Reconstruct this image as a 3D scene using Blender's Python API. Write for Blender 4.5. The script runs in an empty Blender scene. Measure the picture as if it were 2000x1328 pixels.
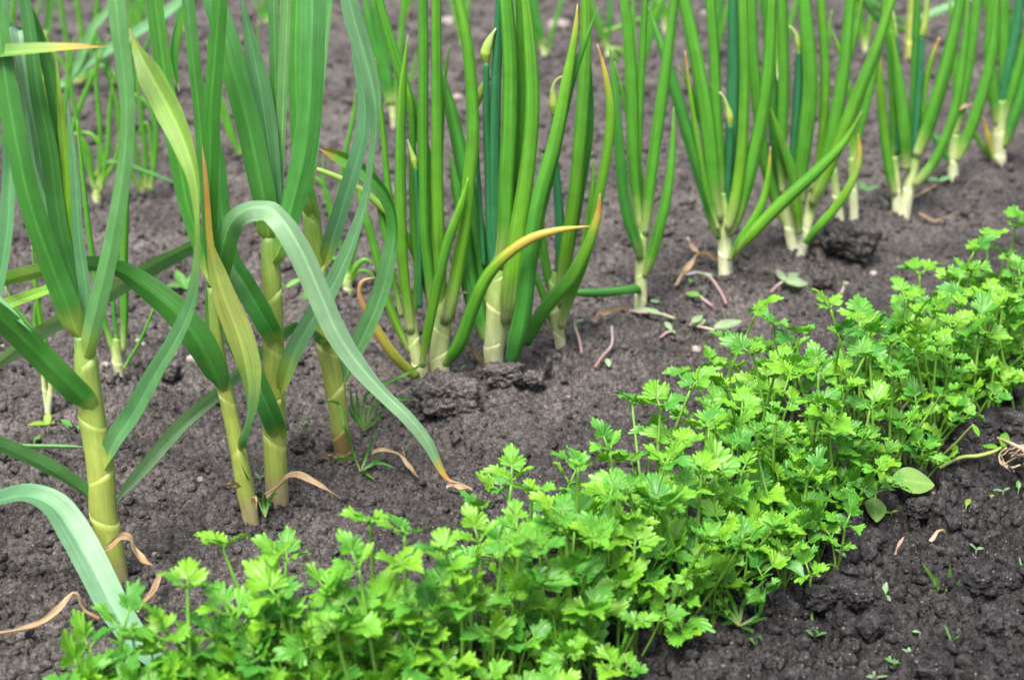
import bpy, math, random
import numpy as np
from mathutils import Vector, Matrix, Euler

# ------------------------------------------------------------------ camera, sky, sun, exposure
SC = bpy.context.scene
COL = SC.collection
PITCH = math.radians(20.0)
FPX = 3200.0                       # focal length in pixels of the 2000 px wide photograph
CAMZ = 0.58
cam_d = bpy.data.cameras.new('camera')
cam_d.sensor_width = 36.0
cam_d.lens = FPX / 2000.0 * 36.0
cam_d.clip_start = 0.05
cam_d.clip_end = 500.0
cam_d.dof.use_dof = True
cam_d.dof.focus_distance = 1.29
cam_d.dof.aperture_fstop = 7.2
cam = bpy.data.objects.new('camera', cam_d)
COL.objects.link(cam)
cam.location = (0, 0, CAMZ)
cam.rotation_euler = (math.pi / 2 - PITCH, 0, 0)
SC.camera = cam

SUN_EL, SUN_AZ = math.radians(62), math.radians(200)     # azimuth clockwise from +Y (view direction)
world = bpy.data.worlds.new('World')
SC.world = world
world.use_nodes = True
wn = world.node_tree
bg = wn.nodes['Background']
sky = wn.nodes.new('ShaderNodeTexSky')
sky.sky_type = 'NISHITA'
sky.sun_disc = False
sky.sun_elevation = SUN_EL
sky.sun_rotation = SUN_AZ
sky.air_density = 1.0
sky.dust_density = 6.0
sky.ozone_density = 0.6
wn.links.new(sky.outputs[0], bg.inputs[0])
bg.inputs[1].default_value = 0.11
sun_d = bpy.data.lights.new('sun', 'SUN')
sun_d.energy = 2.6
sun_d.angle = math.radians(22)
sun_d.color = (1.0, 0.95, 0.87)
sun = bpy.data.objects.new('sun', sun_d)
COL.objects.link(sun)
sd = Vector((math.sin(SUN_AZ) * math.cos(SUN_EL), math.cos(SUN_AZ) * math.cos(SUN_EL), math.sin(SUN_EL)))
sun.rotation_euler = sd.to_track_quat('Z', 'Y').to_euler()
sun.location = (0, 0, 5)
SC.view_settings.view_transform = 'Standard'
SC.view_settings.look = 'None'
SC.view_settings.gamma = 1.0
SC.view_settings.exposure = 1.25
SC.render.engine = 'CYCLES'
SC.cycles.use_denoising = True
SC.cycles.max_bounces = 8
SC.cycles.transparent_max_bounces = 8

R = random.Random(7)

# ------------------------------------------------------------------ photograph pixels -> places
FWD = np.array([0, math.cos(PITCH), -math.sin(PITCH)])
UPV = np.array([0, math.sin(PITCH), math.cos(PITCH)])
RGT = np.array([1.0, 0, 0])
CAM = np.array([0, 0, CAMZ])

def ray(px, py):
    return FWD + RGT * (px - 1000.0) / FPX + UPV * (664.0 - py) / FPX

def on_plane(px, py, Y):
    d = ray(px, py)
    return CAM + d * (Y / d[1])

def depth_of(p):
    return float(np.dot(np.asarray(p) - CAM, FWD))

# ------------------------------------------------------------------ noise
def hsh(ix, iy, seed):
    with np.errstate(over='ignore'):
        h = (ix.astype(np.int64) * 374761393 + iy.astype(np.int64) * 668265263 + seed * 974634777) & 0xFFFFFFFF
        h = ((h ^ (h >> 13)) * 1274126177) & 0xFFFFFFFF
        h = ((h ^ (h >> 16)) * 2246822519) & 0xFFFFFFFF
        h = h ^ (h >> 15)
    return (h & 0xFFFFFF).astype(np.float64) / float(0x1000000)

def vnoise(x, y, seed):
    ix = np.floor(x); iy = np.floor(y)
    fx = x - ix; fy = y - iy
    fx = fx * fx * fx * (fx * (fx * 6 - 15) + 10); fy = fy * fy * fy * (fy * (fy * 6 - 15) + 10)
    a = hsh(ix, iy, seed); b = hsh(ix + 1, iy, seed); c = hsh(ix, iy + 1, seed); d = hsh(ix + 1, iy + 1, seed)
    return ((a * (1 - fx) + b * fx) * (1 - fy) + (c * (1 - fx) + d * fx) * fy) * 2 - 1

def fbm(x, y, seed, octs=4, gain=0.5):
    s = np.zeros_like(x); a = 1.0
    for o in range(octs):
        c, sn = math.cos(o * 1.1 + .3), math.sin(o * 1.1 + .3)
        f = 2.03 ** o
        s = s + a * vnoise((x * c - y * sn) * f + o * 17.3, (x * sn + y * c) * f - o * 9.1, seed + o * 31)
        a *= gain
    return s

def crumbs(x, y, cell, seed, prob, rmin, rmax, squash=0.75, lift=0.45):
    """height of rounded grains scattered one to a cell, of many sizes"""
    gx = x / cell; gy = y / cell
    ix = np.floor(gx); iy = np.floor(gy)
    h = np.zeros_like(x)
    for dx in (-1, 0, 1):
        for dy in (-1, 0, 1):
            cx = ix + dx; cy = iy + dy
            px = cx + hsh(cx, cy, seed); py = cy + hsh(cx, cy, seed + 1)
            rr = hsh(cx, cy, seed + 2)
            r = rmin + (rmax - rmin) * rr * rr
            pres = hsh(cx, cy, seed + 3) < prob
            an = hsh(cx, cy, seed + 4) * 3.14159
            st = 0.65 + 0.35 * hsh(cx, cy, seed + 5)
            ux = gx - px; uy = gy - py
            ca = np.cos(an); sa = np.sin(an)
            vx = ux * ca + uy * sa; vy = (-ux * sa + uy * ca) / st
            q = r * r - vx * vx - vy * vy
            h = np.maximum(h, np.where(pres & (q > 0), np.sqrt(np.maximum(q, 0)) + lift * r * hsh(cx, cy, seed + 6), 0))
    return h * cell * squash

def cracks(x, y, cell, seed):
    """0 on the joints between polygonal crusts, growing inwards (in cells)"""
    gx = x / cell; gy = y / cell; ix = np.floor(gx); iy = np.floor(gy)
    f1 = np.full_like(x, 9.0); f2 = np.full_like(x, 9.0)
    for dx in (-1, 0, 1):
        for dy in (-1, 0, 1):
            cx = ix + dx; cy = iy + dy
            d = np.hypot(gx - cx - hsh(cx, cy, seed), gy - cy - hsh(cx, cy, seed + 1))
            f2 = np.minimum(f2, np.maximum(f1, d)); f1 = np.minimum(f1, d)
    return f2 - f1

def sstep(a, b, x):
    t = np.clip((x - a) / (b - a), 0, 1)
    return t * t * (3 - 2 * t)

ROWA = np.array([-0.293, 1.078]); ROWD = np.array([0.618, 0.786]); ROWN = np.array([0.786, -0.618])

def row_d(x, y):
    return (x - ROWA[0]) * ROWN[0] + (y - ROWA[1]) * ROWN[1]

def row_s(x, y):
    return (x - ROWA[0]) * ROWD[0] + (y - ROWA[1]) * ROWD[1]

def macro(x, y):
    x = np.asarray(x, float); y = np.asarray(y, float)
    d = row_d(x, y); s = row_s(x, y)
    wob = fbm(x * 9, y * 9, 5, 2) * 0.02
    ridge = np.exp(-((d + wob - 0.01) / 0.075) ** 2) * 0.022 * sstep(0.3, 0.55, s)
    h = ridge + fbm(x * 3.1, y * 3.1, 11, 2) * 0.006 + fbm(x * 13, y * 13, 21, 2) * 0.0032
    h = h - sstep(0.3, 0.42, d) * 0.012 * sstep(-.4, 0, s)
    return h

def micro(x, y):
    d = row_d(x, y); s = row_s(x, y)
    path = sstep(0.24, 0.38, d + fbm(x * 14, y * 14, 77, 2) * 0.05)
    rid = np.exp(-((d - 0.03) / 0.07) ** 2) * sstep(0.25, 0.45, s)
    back = sstep(-0.06, -0.2, d)
    m = np.clip(0.16 + 1.05 * path + 0.45 * rid + 0.5 * back, 0, 1.15)
    wx = x + fbm(x * 45, y * 45, 301, 2) * 0.005
    wy = y + fbm(x * 45 + 50, y * 45, 302, 2) * 0.005
    wx = wx + fbm(x * 150, y * 150, 303, 3, 0.6) * 0.0021
    wy = wy + fbm(x * 150 + 9, y * 150, 304, 3, 0.6) * 0.0021
    patch = sstep(-0.25, 0.45, fbm(x * 15, y * 15, 90, 4, 0.6))
    patch2 = sstep(-0.3, 0.4, fbm(x * 24 + 7, y * 24, 95, 3, 0.6))
    h = fbm(x * 38, y * 38, 41, 5, 0.6) * 0.0036 * (0.55 + 0.9 * m) + fbm(x * 21, y * 21, 47, 2) * 0.0055 * (0.35 + 0.8 * m)
    big = crumbs(wx, wy, 0.030, 101, 0.62, 0.18, 0.62, 0.95) * m * (0.35 + 0.65 * patch)
    med = crumbs(wx, wy, 0.0135, 111, 0.8, 0.22, 0.66, 0.95) * (0.3 + 0.75 * m) * (0.12 + 0.88 * patch)
    sml = crumbs(wx + .3, wy, 0.0066, 121, 0.85, 0.25, 0.66, 1.0) * (0.45 + 0.5 * m) * (0.25 + 0.75 * patch2)
    fin = crumbs(x, y, 0.0034, 131, 0.8, 0.3, 0.68, 1.05)
    big = big + crumbs(wx + .13, wy + .7, 0.046, 141, 0.42, 0.2, 0.55, 0.75) * np.clip(path + .4 * rid, 0, 1) * patch
    rough = 1 + 0.5 * fbm(x * 260, y * 260, 501, 2)
    h = h + (np.maximum(big, med) + sml * 0.85) * (0.8 + 0.2 * rough) + fin * 0.75 + fbm(x * 190, y * 190, 511, 3, 0.65) * 0.0012
    ck = cracks(wx, wy, 0.036, 601)
    slope = np.clip(np.exp(-((d - 0.13) / 0.07) ** 2) + 0.35, 0, 1) * (1 - path)
    h = h - 0.0035 * (1 - sstep(0.0, 0.09, ck)) * slope * sstep(0.0, 0.35, fbm(x * 11, y * 11, 611, 2))
    return h - 0.006

def ground_h(x, y):
    x = np.atleast_1d(np.asarray(x, float)); y = np.atleast_1d(np.asarray(y, float))
    return macro(x, y) + micro(x, y)

def gh(x, y):
    return float(ground_h([x], [y])[0])

def mh(x, y):
    return float(macro(np.array([x]), np.array([y]))[0])

def ground_pt(px, py, lift=0.0):
    d = ray(px, py); z = 0.0
    for _ in range(8):
        t = (z - CAMZ) / d[2]
        p = CAM + d * t
        z = mh(p[0], p[1]) + lift
    return np.array([p[0], p[1], z])

# ------------------------------------------------------------------ object helpers
def tag(o, label, cat=None, group=None, kind=None):
    o['label'] = label
    if cat: o['category'] = cat
    if group: o['group'] = group
    if kind: o['kind'] = kind
    return o

def empty(name, loc):
    o = bpy.data.objects.new(name, None)
    o.empty_display_size = 0.02
    o.location = Vector(loc)
    COL.objects.link(o)
    return o

class MB:
    """collects verts, faces, colours and (across, along, random) coordinates of one mesh"""
    def __init__(self):
        self.v = []; self.f = []; self.c = []; self.st = []
        self.n = 0
    def add(self, v, f, c, st):
        off = self.n
        self.v.append(np.asarray(v, float)); self.c.append(np.asarray(c, float)); self.st.append(np.asarray(st, float))
        self.f.extend([tuple(i + off for i in q) for q in f])
        self.n += len(v)
        return self
    def mesh(self, name, mat, origin=None, smooth=True):
        v = np.concatenate(self.v)
        if origin is not None: v = v - np.asarray(origin)
        me = bpy.data.meshes.new(name)
        me.from_pydata(v.tolist(), [], self.f)
        c = np.concatenate(self.c)
        a = me.attributes.new('col', 'FLOAT_COLOR', 'POINT')
        rgba = np.ones((len(v), 4), dtype=np.float32); rgba[:, :3] = c
        a.data.foreach_set('color', rgba.ravel())
        b = me.attributes.new('st', 'FLOAT_VECTOR', 'POINT')
        b.data.foreach_set('vector', np.concatenate(self.st).astype(np.float32).ravel())
        if smooth: me.polygons.foreach_set('use_smooth', np.ones(len(me.polygons), bool))
        me.materials.append(mat)
        me.update()
        return me
    def build(self, name, mat, parent=None, smooth=True):
        """world coordinates in; the object's origin is put at its parent or at its own base"""
        if parent is not None: o3 = np.array(parent_world(parent))
        else:
            vv = np.concatenate(self.v)
            o3 = np.array([vv[:, 0].mean(), vv[:, 1].mean(), vv[:, 2].min()])
        me = self.mesh(name, mat, o3, smooth)
        o = bpy.data.objects.new(name, me)
        COL.objects.link(o)
        if parent is not None: o.parent = parent
        else: o.location = Vector(o3)
        return o

def parent_world(p):
    w = Vector(p.location)
    while p.parent is not None:
        p = p.parent; w = w + Vector(p.location)
    return tuple(w)

def grid_faces(n, m, closed):
    f = []
    mm = m if closed else m - 1
    for i in range(n - 1):
        for j in range(mm):
            k = (j + 1) % m
            f.append((i * m + j, i * m + k, (i + 1) * m + k, (i + 1) * m + j))
    return f

def catmull(P, n):
    P = np.asarray(P, float)
    if len(P) == 2:
        t = np.linspace(0, 1, n)[:, None]
        return P[0] * (1 - t) + P[1] * t, np.linspace(0, 1, n)
    d = np.concatenate([[0], np.cumsum(np.linalg.norm(np.diff(P, axis=0), axis=1) ** 0.5)])
    d = d / d[-1]
    # tangents (non-uniform Catmull-Rom) and Hermite evaluation
    T = np.zeros_like(P)
    for i in range(len(P)):
        if i == 0: T[i] = (P[1] - P[0]) / (d[1] - d[0])
        elif i == len(P) - 1: T[i] = (P[-1] - P[-2]) / (d[-1] - d[-2])
        else:
            a = (P[i] - P[i - 1]) / (d[i] - d[i - 1]); b = (P[i + 1] - P[i]) / (d[i + 1] - d[i])
            w = (d[i] - d[i - 1]) / (d[i + 1] - d[i - 1])
            T[i] = a * (1 - w) + b * w
    u = np.linspace(0, 1, n)
    out = np.zeros((n, 3))
    for k, uu in enumerate(u):
        i = min(max(np.searchsorted(d, uu) - 1, 0), len(P) - 2)
        h = d[i + 1] - d[i]; s = (uu - d[i]) / h
        out[k] = (2 * s ** 3 - 3 * s ** 2 + 1) * P[i] + (s ** 3 - 2 * s ** 2 + s) * h * T[i] + (-2 * s ** 3 + 3 * s ** 2) * P[i + 1] + (s ** 3 - s ** 2) * h * T[i + 1]
    # resample by arc length
    L = np.concatenate([[0], np.cumsum(np.linalg.norm(np.diff(out, axis=0), axis=1))])
    L = L / max(L[-1], 1e-9)
    un = np.linspace(0, 1, n)
    res = np.stack([np.interp(un, L, out[:, k]) for k in range(3)], 1)
    par = np.interp(un, L, u)              # knot parameter at each sample
    # knot positions in arc-length terms
    kn = np.interp(d, u, L)
    return res, kn

def tangents(P):
    T = np.gradient(P, axis=0)
    return T / np.maximum(np.linalg.norm(T, axis=1)[:, None], 1e-9)

def stops(t, S):
    t = np.asarray(t, float)
    ts = [s[0] for s in S]
    return np.stack([np.interp(t, ts, [s[1][k] for s in S]) for k in range(3)], -1)

def tube(mb, P, r, S, seg=10, cap=True, flat=1.0, rnd=None, jit=0.0):
    """round tapering tube along P; r radii per sample; S colour stops"""
    n = len(P); T = tangents(P)
    ref = np.array([0.0, -1.0, 0.15]) if abs(T[0][1]) < 0.8 else np.array([1.0, 0, 0])
    nrm = ref - T[0] * np.dot(ref, T[0]); nrm /= np.linalg.norm(nrm)
    V = []; ST = []
    rnd = R.random() * 50 if rnd is None else rnd
    th = np.linspace(0, 2 * math.pi, seg, endpoint=False)
    for i in range(n):
        nrm = nrm - T[i] * np.dot(nrm, T[i]); nrm /= max(np.linalg.norm(nrm), 1e-9)
        b = np.cross(T[i], nrm)
        V.append(P[i] + r[i] * (np.outer(np.cos(th), nrm) * flat + np.outer(np.sin(th), b)))
        ST.append(np.stack([th / 6.2832 * 3, np.full(seg, i / (n - 1)), np.full(seg, rnd)], 1))
    V = np.concatenate(V); ST = np.concatenate(ST)
    C = np.repeat(stops(np.linspace(0, 1, n), S), seg, 0)
    f = grid_faces(n, seg, True)
    if cap:
        f.append(tuple(range(seg))[::-1]); f.append(tuple((n - 1) * seg + j for j in range(seg)))
    mb.add(V, f, C, ST)

# ------------------------------------------------------------------ materials
def new_mat(name):
    m = bpy.data.materials.new(name); m.use_nodes = True
    nt = m.node_tree
    for n in list(nt.nodes): nt.nodes.remove(n)
    out = nt.nodes.new('ShaderNodeOutputMaterial')
    return m, nt, out

def N(nt, typ, **kw):
    n = nt.nodes.new(typ)
    for k, v in kw.items():
        if k in n.bl_rna.properties: setattr(n, k, v)
        else: n.inputs[k.replace('_', ' ')].default_value = v
    return n

def plant_mat(name, transl, rough, stripe_freq=9.0, stripe_amt=0.5, obj_var=0.0, bump=0.25, spec=0.5, mottle=0.25):
    m, nt, out = new_mat(name)
    L = nt.links.new
    at = N(nt, 'ShaderNodeAttribute', attribute_name='col')
    st = N(nt, 'ShaderNodeAttribute', attribute_name='st')
    mp = N(nt, 'ShaderNodeVectorMath', operation='MULTIPLY'); mp.inputs[1].default_value = (stripe_freq, 1.6, 1.0)
    L(st.outputs['Vector'], mp.inputs[0])
    nz = N(nt, 'ShaderNodeTexNoise', Scale=1.0, Detail=3.0, Roughness=0.6)
    L(mp.outputs[0], nz.inputs['Vector'])
    mr = N(nt, 'ShaderNodeMapRange'); mr.inputs['From Min'].default_value = 0.3; mr.inputs['From Max'].default_value = 0.7
    mr.inputs['To Min'].default_value = 1 - stripe_amt * 0.5; mr.inputs['To Max'].default_value = 1 + stripe_amt * 0.5
    L(nz.outputs['Fac'], mr.inputs['Value'])
    geo = N(nt, 'ShaderNodeNewGeometry')
    n2 = N(nt, 'ShaderNodeTexNoise', Scale=55.0, Detail=4.0, Roughness=0.6)
    L(geo.outputs['Position'], n2.inputs['Vector'])
    mr2 = N(nt, 'ShaderNodeMapRange'); mr2.inputs['From Min'].default_value = 0.3; mr2.inputs['From Max'].default_value = 0.7
    mr2.inputs['To Min'].default_value = 1 - mottle * 0.5; mr2.inputs['To Max'].default_value = 1 + mottle * 0.5
    L(n2.outputs['Fac'], mr2.inputs['Value'])
    mu = N(nt, 'ShaderNodeMath', operation='MULTIPLY'); L(mr.outputs[0], mu.inputs[0]); L(mr2.outputs[0], mu.inputs[1])
    vm = N(nt, 'ShaderNodeVectorMath', operation='SCALE'); L(at.outputs['Color'], vm.inputs[0]); L(mu.outputs[0], vm.inputs['Scale'])
    col = vm.outputs[0]
    if obj_var:
        oi = N(nt, 'ShaderNodeObjectInfo')
        ramp = N(nt, 'ShaderNodeValToRGB')
        e = ramp.color_ramp.elements
        e[0].position = 0; e[0].color = (0.50, 0.70, 1.1, 1)
        e[1].position = 1; e[1].color = (1.42, 1.12, 0.8, 1)
        k = e.new(0.5); k.color = (1, 1, 1, 1)
        L(oi.outputs['Random'], ramp.inputs['Fac'])
        mx = N(nt, 'ShaderNodeVectorMath', operation='MULTIPLY'); L(col, mx.inputs[0]); L(ramp.outputs['Color'], mx.inputs[1])
        col = mx.outputs[0]
    bp = N(nt, 'ShaderNodeBump', Strength=bump, Distance=0.0006)
    L(nz.outputs['Fac'], bp.inputs['Height'])
    pr = N(nt, 'ShaderNodeBsdfPrincipled', Roughness=rough)
    pr.inputs['Specular IOR Level'].default_value = spec
    L(col, pr.inputs['Base Color']); L(bp.outputs[0], pr.inputs['Normal'])
    if transl > 0:
        tr = N(nt, 'ShaderNodeBsdfTranslucent')
        tc = N(nt, 'ShaderNodeVectorMath', operation='MULTIPLY'); tc.inputs[1].default_value = (1.02, 1.2, 0.5)
        L(col, tc.inputs[0]); L(tc.outputs[0], tr.inputs['Color'])
        mx = N(nt, 'ShaderNodeMixShader', Fac=transl)
        L(pr.outputs[0], mx.inputs[1]); L(tr.outputs[0], mx.inputs[2]); L(mx.outputs[0], out.inputs[0])
    else: L(pr.outputs[0], out.inputs[0])
    return m

M_BLADE = plant_mat('garlic_blade', 0.26, 0.42, 9.0, 0.42, spec=0.45, bump=0.5)
M_STEM = plant_mat('allium_stem', 0.12, 0.42, 5.0, 0.30, spec=0.45, bump=0.4)
M_TUBE = plant_mat('onion_leaf', 0.16, 0.42, 4.2, 0.7, spec=0.4, bump=0.25)
M_DRY = plant_mat('dry_leaf', 0.25, 0.75, 4.0, 0.7, spec=0.2, bump=1.0, mottle=0.6)
M_PARS = plant_mat('parsley_leaf', 0.30, 0.40, 3.0, 0.2, obj_var=1.0, spec=0.5, bump=0.2)
M_STALK = plant_mat('parsley_stalk', 0.15, 0.42, 2.0, 0.2, spec=0.4, bump=0.1)
M_WEED = plant_mat('weed_leaf', 0.32, 0.45, 3.0, 0.2, spec=0.4, bump=0.2)

def soil_mat(name, a, b, c, fine=1.0, wet=(0.46, 0.485, 0.525)):
    m, nt, out = new_mat(name)
    L = nt.links.new
    geo = N(nt, 'ShaderNodeNewGeometry')
    n1 = N(nt, 'ShaderNodeTexNoise', Scale=9.0, Detail=5.0, Roughness=0.6)
    n2 = N(nt, 'ShaderNodeTexNoise', Scale=160.0, Detail=6.0, Roughness=0.65)
    n3 = N(nt, 'ShaderNodeTexNoise', Scale=900.0, Detail=4.0, Roughness=0.7)
    vo = N(nt, 'ShaderNodeTexVoronoi', Scale=420.0)
    for n in (n1, n2, n3, vo): L(geo.outputs['Position'], n.inputs['Vector'])
    r1 = N(nt, 'ShaderNodeValToRGB'); e = r1.color_ramp.elements
    e[0].position = 0.36; e[0].color = (*a, 1); e[1].position = 0.64; e[1].color = (*b, 1)
    L(n1.outputs['Fac'], r1.inputs['Fac'])
    r2 = N(nt, 'ShaderNodeMapRange'); r2.inputs['From Min'].default_value = 0.37; r2.inputs['From Max'].default_value = 0.63
    r2.inputs['To Min'].default_value = 0.6; r2.inputs['To Max'].default_value = 1.4
    L(n2.outputs['Fac'], r2.inputs['Value'])
    r3 = N(nt, 'ShaderNodeMapRange'); r3.inputs['From Min'].default_value = 0.37; r3.inputs['From Max'].default_value = 0.63
    r3.inputs['To Min'].default_value = 0.5; r3.inputs['To Max'].default_value = 1.5
    L(n3.outputs['Fac'], r3.inputs['Value'])
    mu = N(nt, 'ShaderNodeMath', operation='MULTIPLY'); L(r2.outputs[0], mu.inputs[0]); L(r3.outputs[0], mu.inputs[1])
    sc = N(nt, 'ShaderNodeVectorMath', operation='SCALE'); L(r1.outputs['Color'], sc.inputs[0]); L(mu.outputs[0], sc.inputs['Scale'])
    # the path beyond the parsley is freshly hoed, damper and darker soil
    dt = N(nt, 'ShaderNodeVectorMath', operation='DOT_PRODUCT'); dt.inputs[1].default_value = (0.786, -0.618, 0)
    L(geo.outputs['Position'], dt.inputs[0])
    wob = N(nt, 'ShaderNodeMath', operation='MULTIPLY_ADD'); wob.inputs[1].default_value = 0.16; L(n1.outputs['Fac'], wob.inputs[0]); L(dt.outputs['Value'], wob.inputs[2])
    wm = N(nt, 'ShaderNodeMapRange', interpolation_type='SMOOTHSTEP')
    wm.inputs['From Min'].default_value = -0.896 + 0.08 - 0.02; wm.inputs['From Max'].default_value = -0.896 + 0.08 + 0.32
    L(wob.outputs[0], wm.inputs['Value'])
    wc = N(nt, 'ShaderNodeMix', data_type='RGBA'); wc.inputs['A'].default_value = (1, 1, 1, 1); wc.inputs['B'].default_value = (*wet, 1)
    L(wm.outputs[0], wc.inputs['Factor'])
    wv = N(nt, 'ShaderNodeVectorMath', operation='MULTIPLY'); L(sc.outputs[0], wv.inputs[0]); L(wc.outputs['Result'], wv.inputs[1])
    sc = wv
    # single grains: each a little lighter or darker, and standing proud
    vg = N(nt, 'ShaderNodeTexVoronoi', Scale=330.0)
    wp = N(nt, 'ShaderNodeVectorMath', operation='MULTIPLY_ADD'); wp.inputs[1].default_value = (0.004, 0.004, 0.004)
    L(n2.outputs['Color'], wp.inputs[0]); L(geo.outputs['Position'], wp.inputs[2]); L(wp.outputs[0], vg.inputs['Vector'])
    sg = N(nt, 'ShaderNodeSeparateColor'); L(vg.outputs['Color'], sg.inputs[0])
    rg = N(nt, 'ShaderNodeMapRange'); rg.inputs['To Min'].default_value = 0.6; rg.inputs['To Max'].default_value = 1.42
    L(sg.outputs[1], rg.inputs['Value'])
    sv = N(nt, 'ShaderNodeVectorMath', operation='SCALE'); L(sc.outputs[0], sv.inputs[0]); L(rg.outputs[0], sv.inputs['Scale'])
    sc = sv
    # pale mineral grains: one cell in thirty or so
    sep = N(nt, 'ShaderNodeSeparateColor'); L(vo.outputs['Color'], sep.inputs[0])
    g1 = N(nt, 'ShaderNodeMath', operation='GREATER_THAN'); g1.inputs[1].default_value = 0.955; L(sep.outputs[0], g1.inputs[0])
    g2 = N(nt, 'ShaderNodeMath', operation='LESS_THAN'); g2.inputs[1].default_value = 0.34; L(vo.outputs['Distance'], g2.inputs[0])
    g = N(nt, 'ShaderNodeMath', operation='MULTIPLY'); L(g1.outputs[0], g.inputs[0]); L(g2.outputs[0], g.inputs[1])
    g3 = N(nt, 'ShaderNodeMath', operation='MULTIPLY'); g3.inputs[1].default_value = 0.55; L(g.outputs[0], g3.inputs[0])
    mx = N(nt, 'ShaderNodeMix', data_type='RGBA'); L(g3.outputs[0], mx.inputs['Factor'])
    L(sc.outputs[0], mx.inputs['A']); mx.inputs['B'].default_value = (*c, 1)
    b1 = N(nt, 'ShaderNodeBump', Strength=0.9 * fine, Distance=0.004); L(n2.outputs['Fac'], b1.inputs['Height'])
    b2 = N(nt, 'ShaderNodeBump', Strength=0.9 * fine, Distance=0.0016); L(n3.outputs['Fac'], b2.inputs['Height']); L(b1.outputs[0], b2.inputs['Normal'])
    b3 = N(nt, 'ShaderNodeBump', Strength=0.55 * fine, Distance=0.0022, invert=True); L(vg.outputs['Distance'], b3.inputs['Height']); L(b2.outputs[0], b3.inputs['Normal'])
    b2 = b3
    pr = N(nt, 'ShaderNodeBsdfPrincipled', Roughness=0.9)
    pr.inputs['Specular IOR Level'].default_value = 0.2
    L(mx.outputs['Result'], pr.inputs['Base Color']); L(b2.outputs[0], pr.inputs['Normal'])
    L(pr.outputs[0], out.inputs[0])
    return m

M_SOIL = soil_mat('garden_soil', (0.064, 0.060, 0.060), (0.132, 0.120, 0.115), (0.36, 0.34, 0.32))
M_CLOD = soil_mat('clod_soil', (0.078, 0.073, 0.073), (0.132, 0.121, 0.117), (0.36, 0.34, 0.32))

def stone_mat():
    m, nt, out = new_mat('pale_stone')
    L = nt.links.new
    geo = N(nt, 'ShaderNodeNewGeometry'); oi = N(nt, 'ShaderNodeObjectInfo')
    nz = N(nt, 'ShaderNodeTexNoise', Scale=180.0, Detail=5.0)
    L(geo.outputs['Position'], nz.inputs['Vector'])
    r = N(nt, 'ShaderNodeValToRGB'); e = r.color_ramp.elements
    e[0].position = 0.35; e[0].color = (0.17, 0.14, 0.13, 1); e[1].position = 0.62; e[1].color = (0.36, 0.31, 0.29, 1)
    L(nz.outputs['Fac'], r.inputs['Fac'])
    bp = N(nt, 'ShaderNodeBump', Strength=0.5, Distance=0.001); L(nz.outputs['Fac'], bp.inputs['Height'])
    pr = N(nt, 'ShaderNodeBsdfPrincipled', Roughness=0.7); L(r.outputs[0], pr.inputs['Base Color']); L(bp.outputs[0], pr.inputs['Normal'])
    L(pr.outputs[0], out.inputs[0])
    return m
M_STONE = stone_mat()

# ------------------------------------------------------------------ the ground: one sheet to the horizon, fine where the bed is
def build_ground():
    def graded(lo, hi, step_in, far_lo, far_hi, grow=1.10):
        mid = list(np.arange(lo, hi, step_in))
        a = []; s = step_in; x = hi
        while x < far_hi: a.append(x); s *= grow; x += s
        a.append(far_hi)
        b = []; s = step_in; x = lo - step_in
        while x > far_lo: b.append(x); s *= grow; x -= s
        b.append(far_lo)
        return np.array(b[::-1] + mid + a)
    U = graded(-0.60, 0.60, 0.00175, -60, 60, 1.13)        # across, in units of the local half width scale
    # rows: spacing grows with the square of the distance, as the soil needs less detail
    Ys = [0.80]
    while Ys[-1] < 5.0:
        y = Ys[-1]; Ys.append(y + 0.00165 * (y / 0.95) ** 1.75)
    s = Ys[-1] - Ys[-2]
    while Ys[-1] < 300: s *= 1.14; Ys.append(Ys[-1] + s)
    s = 0.0018; y = 0.80; lo = []
    while y > -60: s *= 1.16; y -= s; lo.append(y)
    Y = np.array(lo[::-1] + Ys)
    sx = np.maximum(Y, 0.9) * 0.625
    XX = U[None, :] * sx[:, None]; YY = np.repeat(Y[:, None], len(U), 1)
    x = XX.ravel(); yy = YY.ravel()
    near = (np.abs(x) < 6) & (yy > -1) & (yy < 9)
    z = macro(x, yy)
    z[near] += micro(x[near], yy[near])
    n, mm = XX.shape
    co = np.stack([x, yy, z], 1).astype(np.float32)
    i = np.arange(n - 1)[:, None] * mm + np.arange(mm - 1)[None, :]
    F = np.stack([i, i + 1, i + mm + 1, i + mm], -1).reshape(-1, 4)
    me = bpy.data.meshes.new('ground')
    me.vertices.add(len(co)); me.vertices.foreach_set('co', co.ravel())
    me.loops.add(F.size); me.loops.foreach_set('vertex_index', F.ravel().astype(np.int32))
    me.polygons.add(len(F)); me.polygons.foreach_set('loop_start', (np.arange(len(F)) * 4).astype(np.int32))
    me.polygons.foreach_set('loop_total', np.full(len(F), 4, dtype=np.int32))
    me.polygons.foreach_set('use_smooth', np.ones(len(F), bool))
    me.update(calc_edges=True)
    me.materials.append(M_SOIL)
    o = bpy.data.objects.new('ground', me); COL.objects.link(o)
    tag(o, 'dark grey crumbly garden soil of the vegetable bed', kind='structure')
    return len(F) * 2
GT = build_ground()
print('ground triangles', GT)

# ------------------------------------------------------------------ clods
def icosphere(sub):
    import bmesh
    bm = bmesh.new(); bmesh.ops.create_icosphere(bm, subdivisions=sub, radius=1.0)
    v = np.array([p.co[:] for p in bm.verts]); f = [tuple(q.index for q in p.verts) for p in bm.faces]
    bm.free(); return v, f

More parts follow.
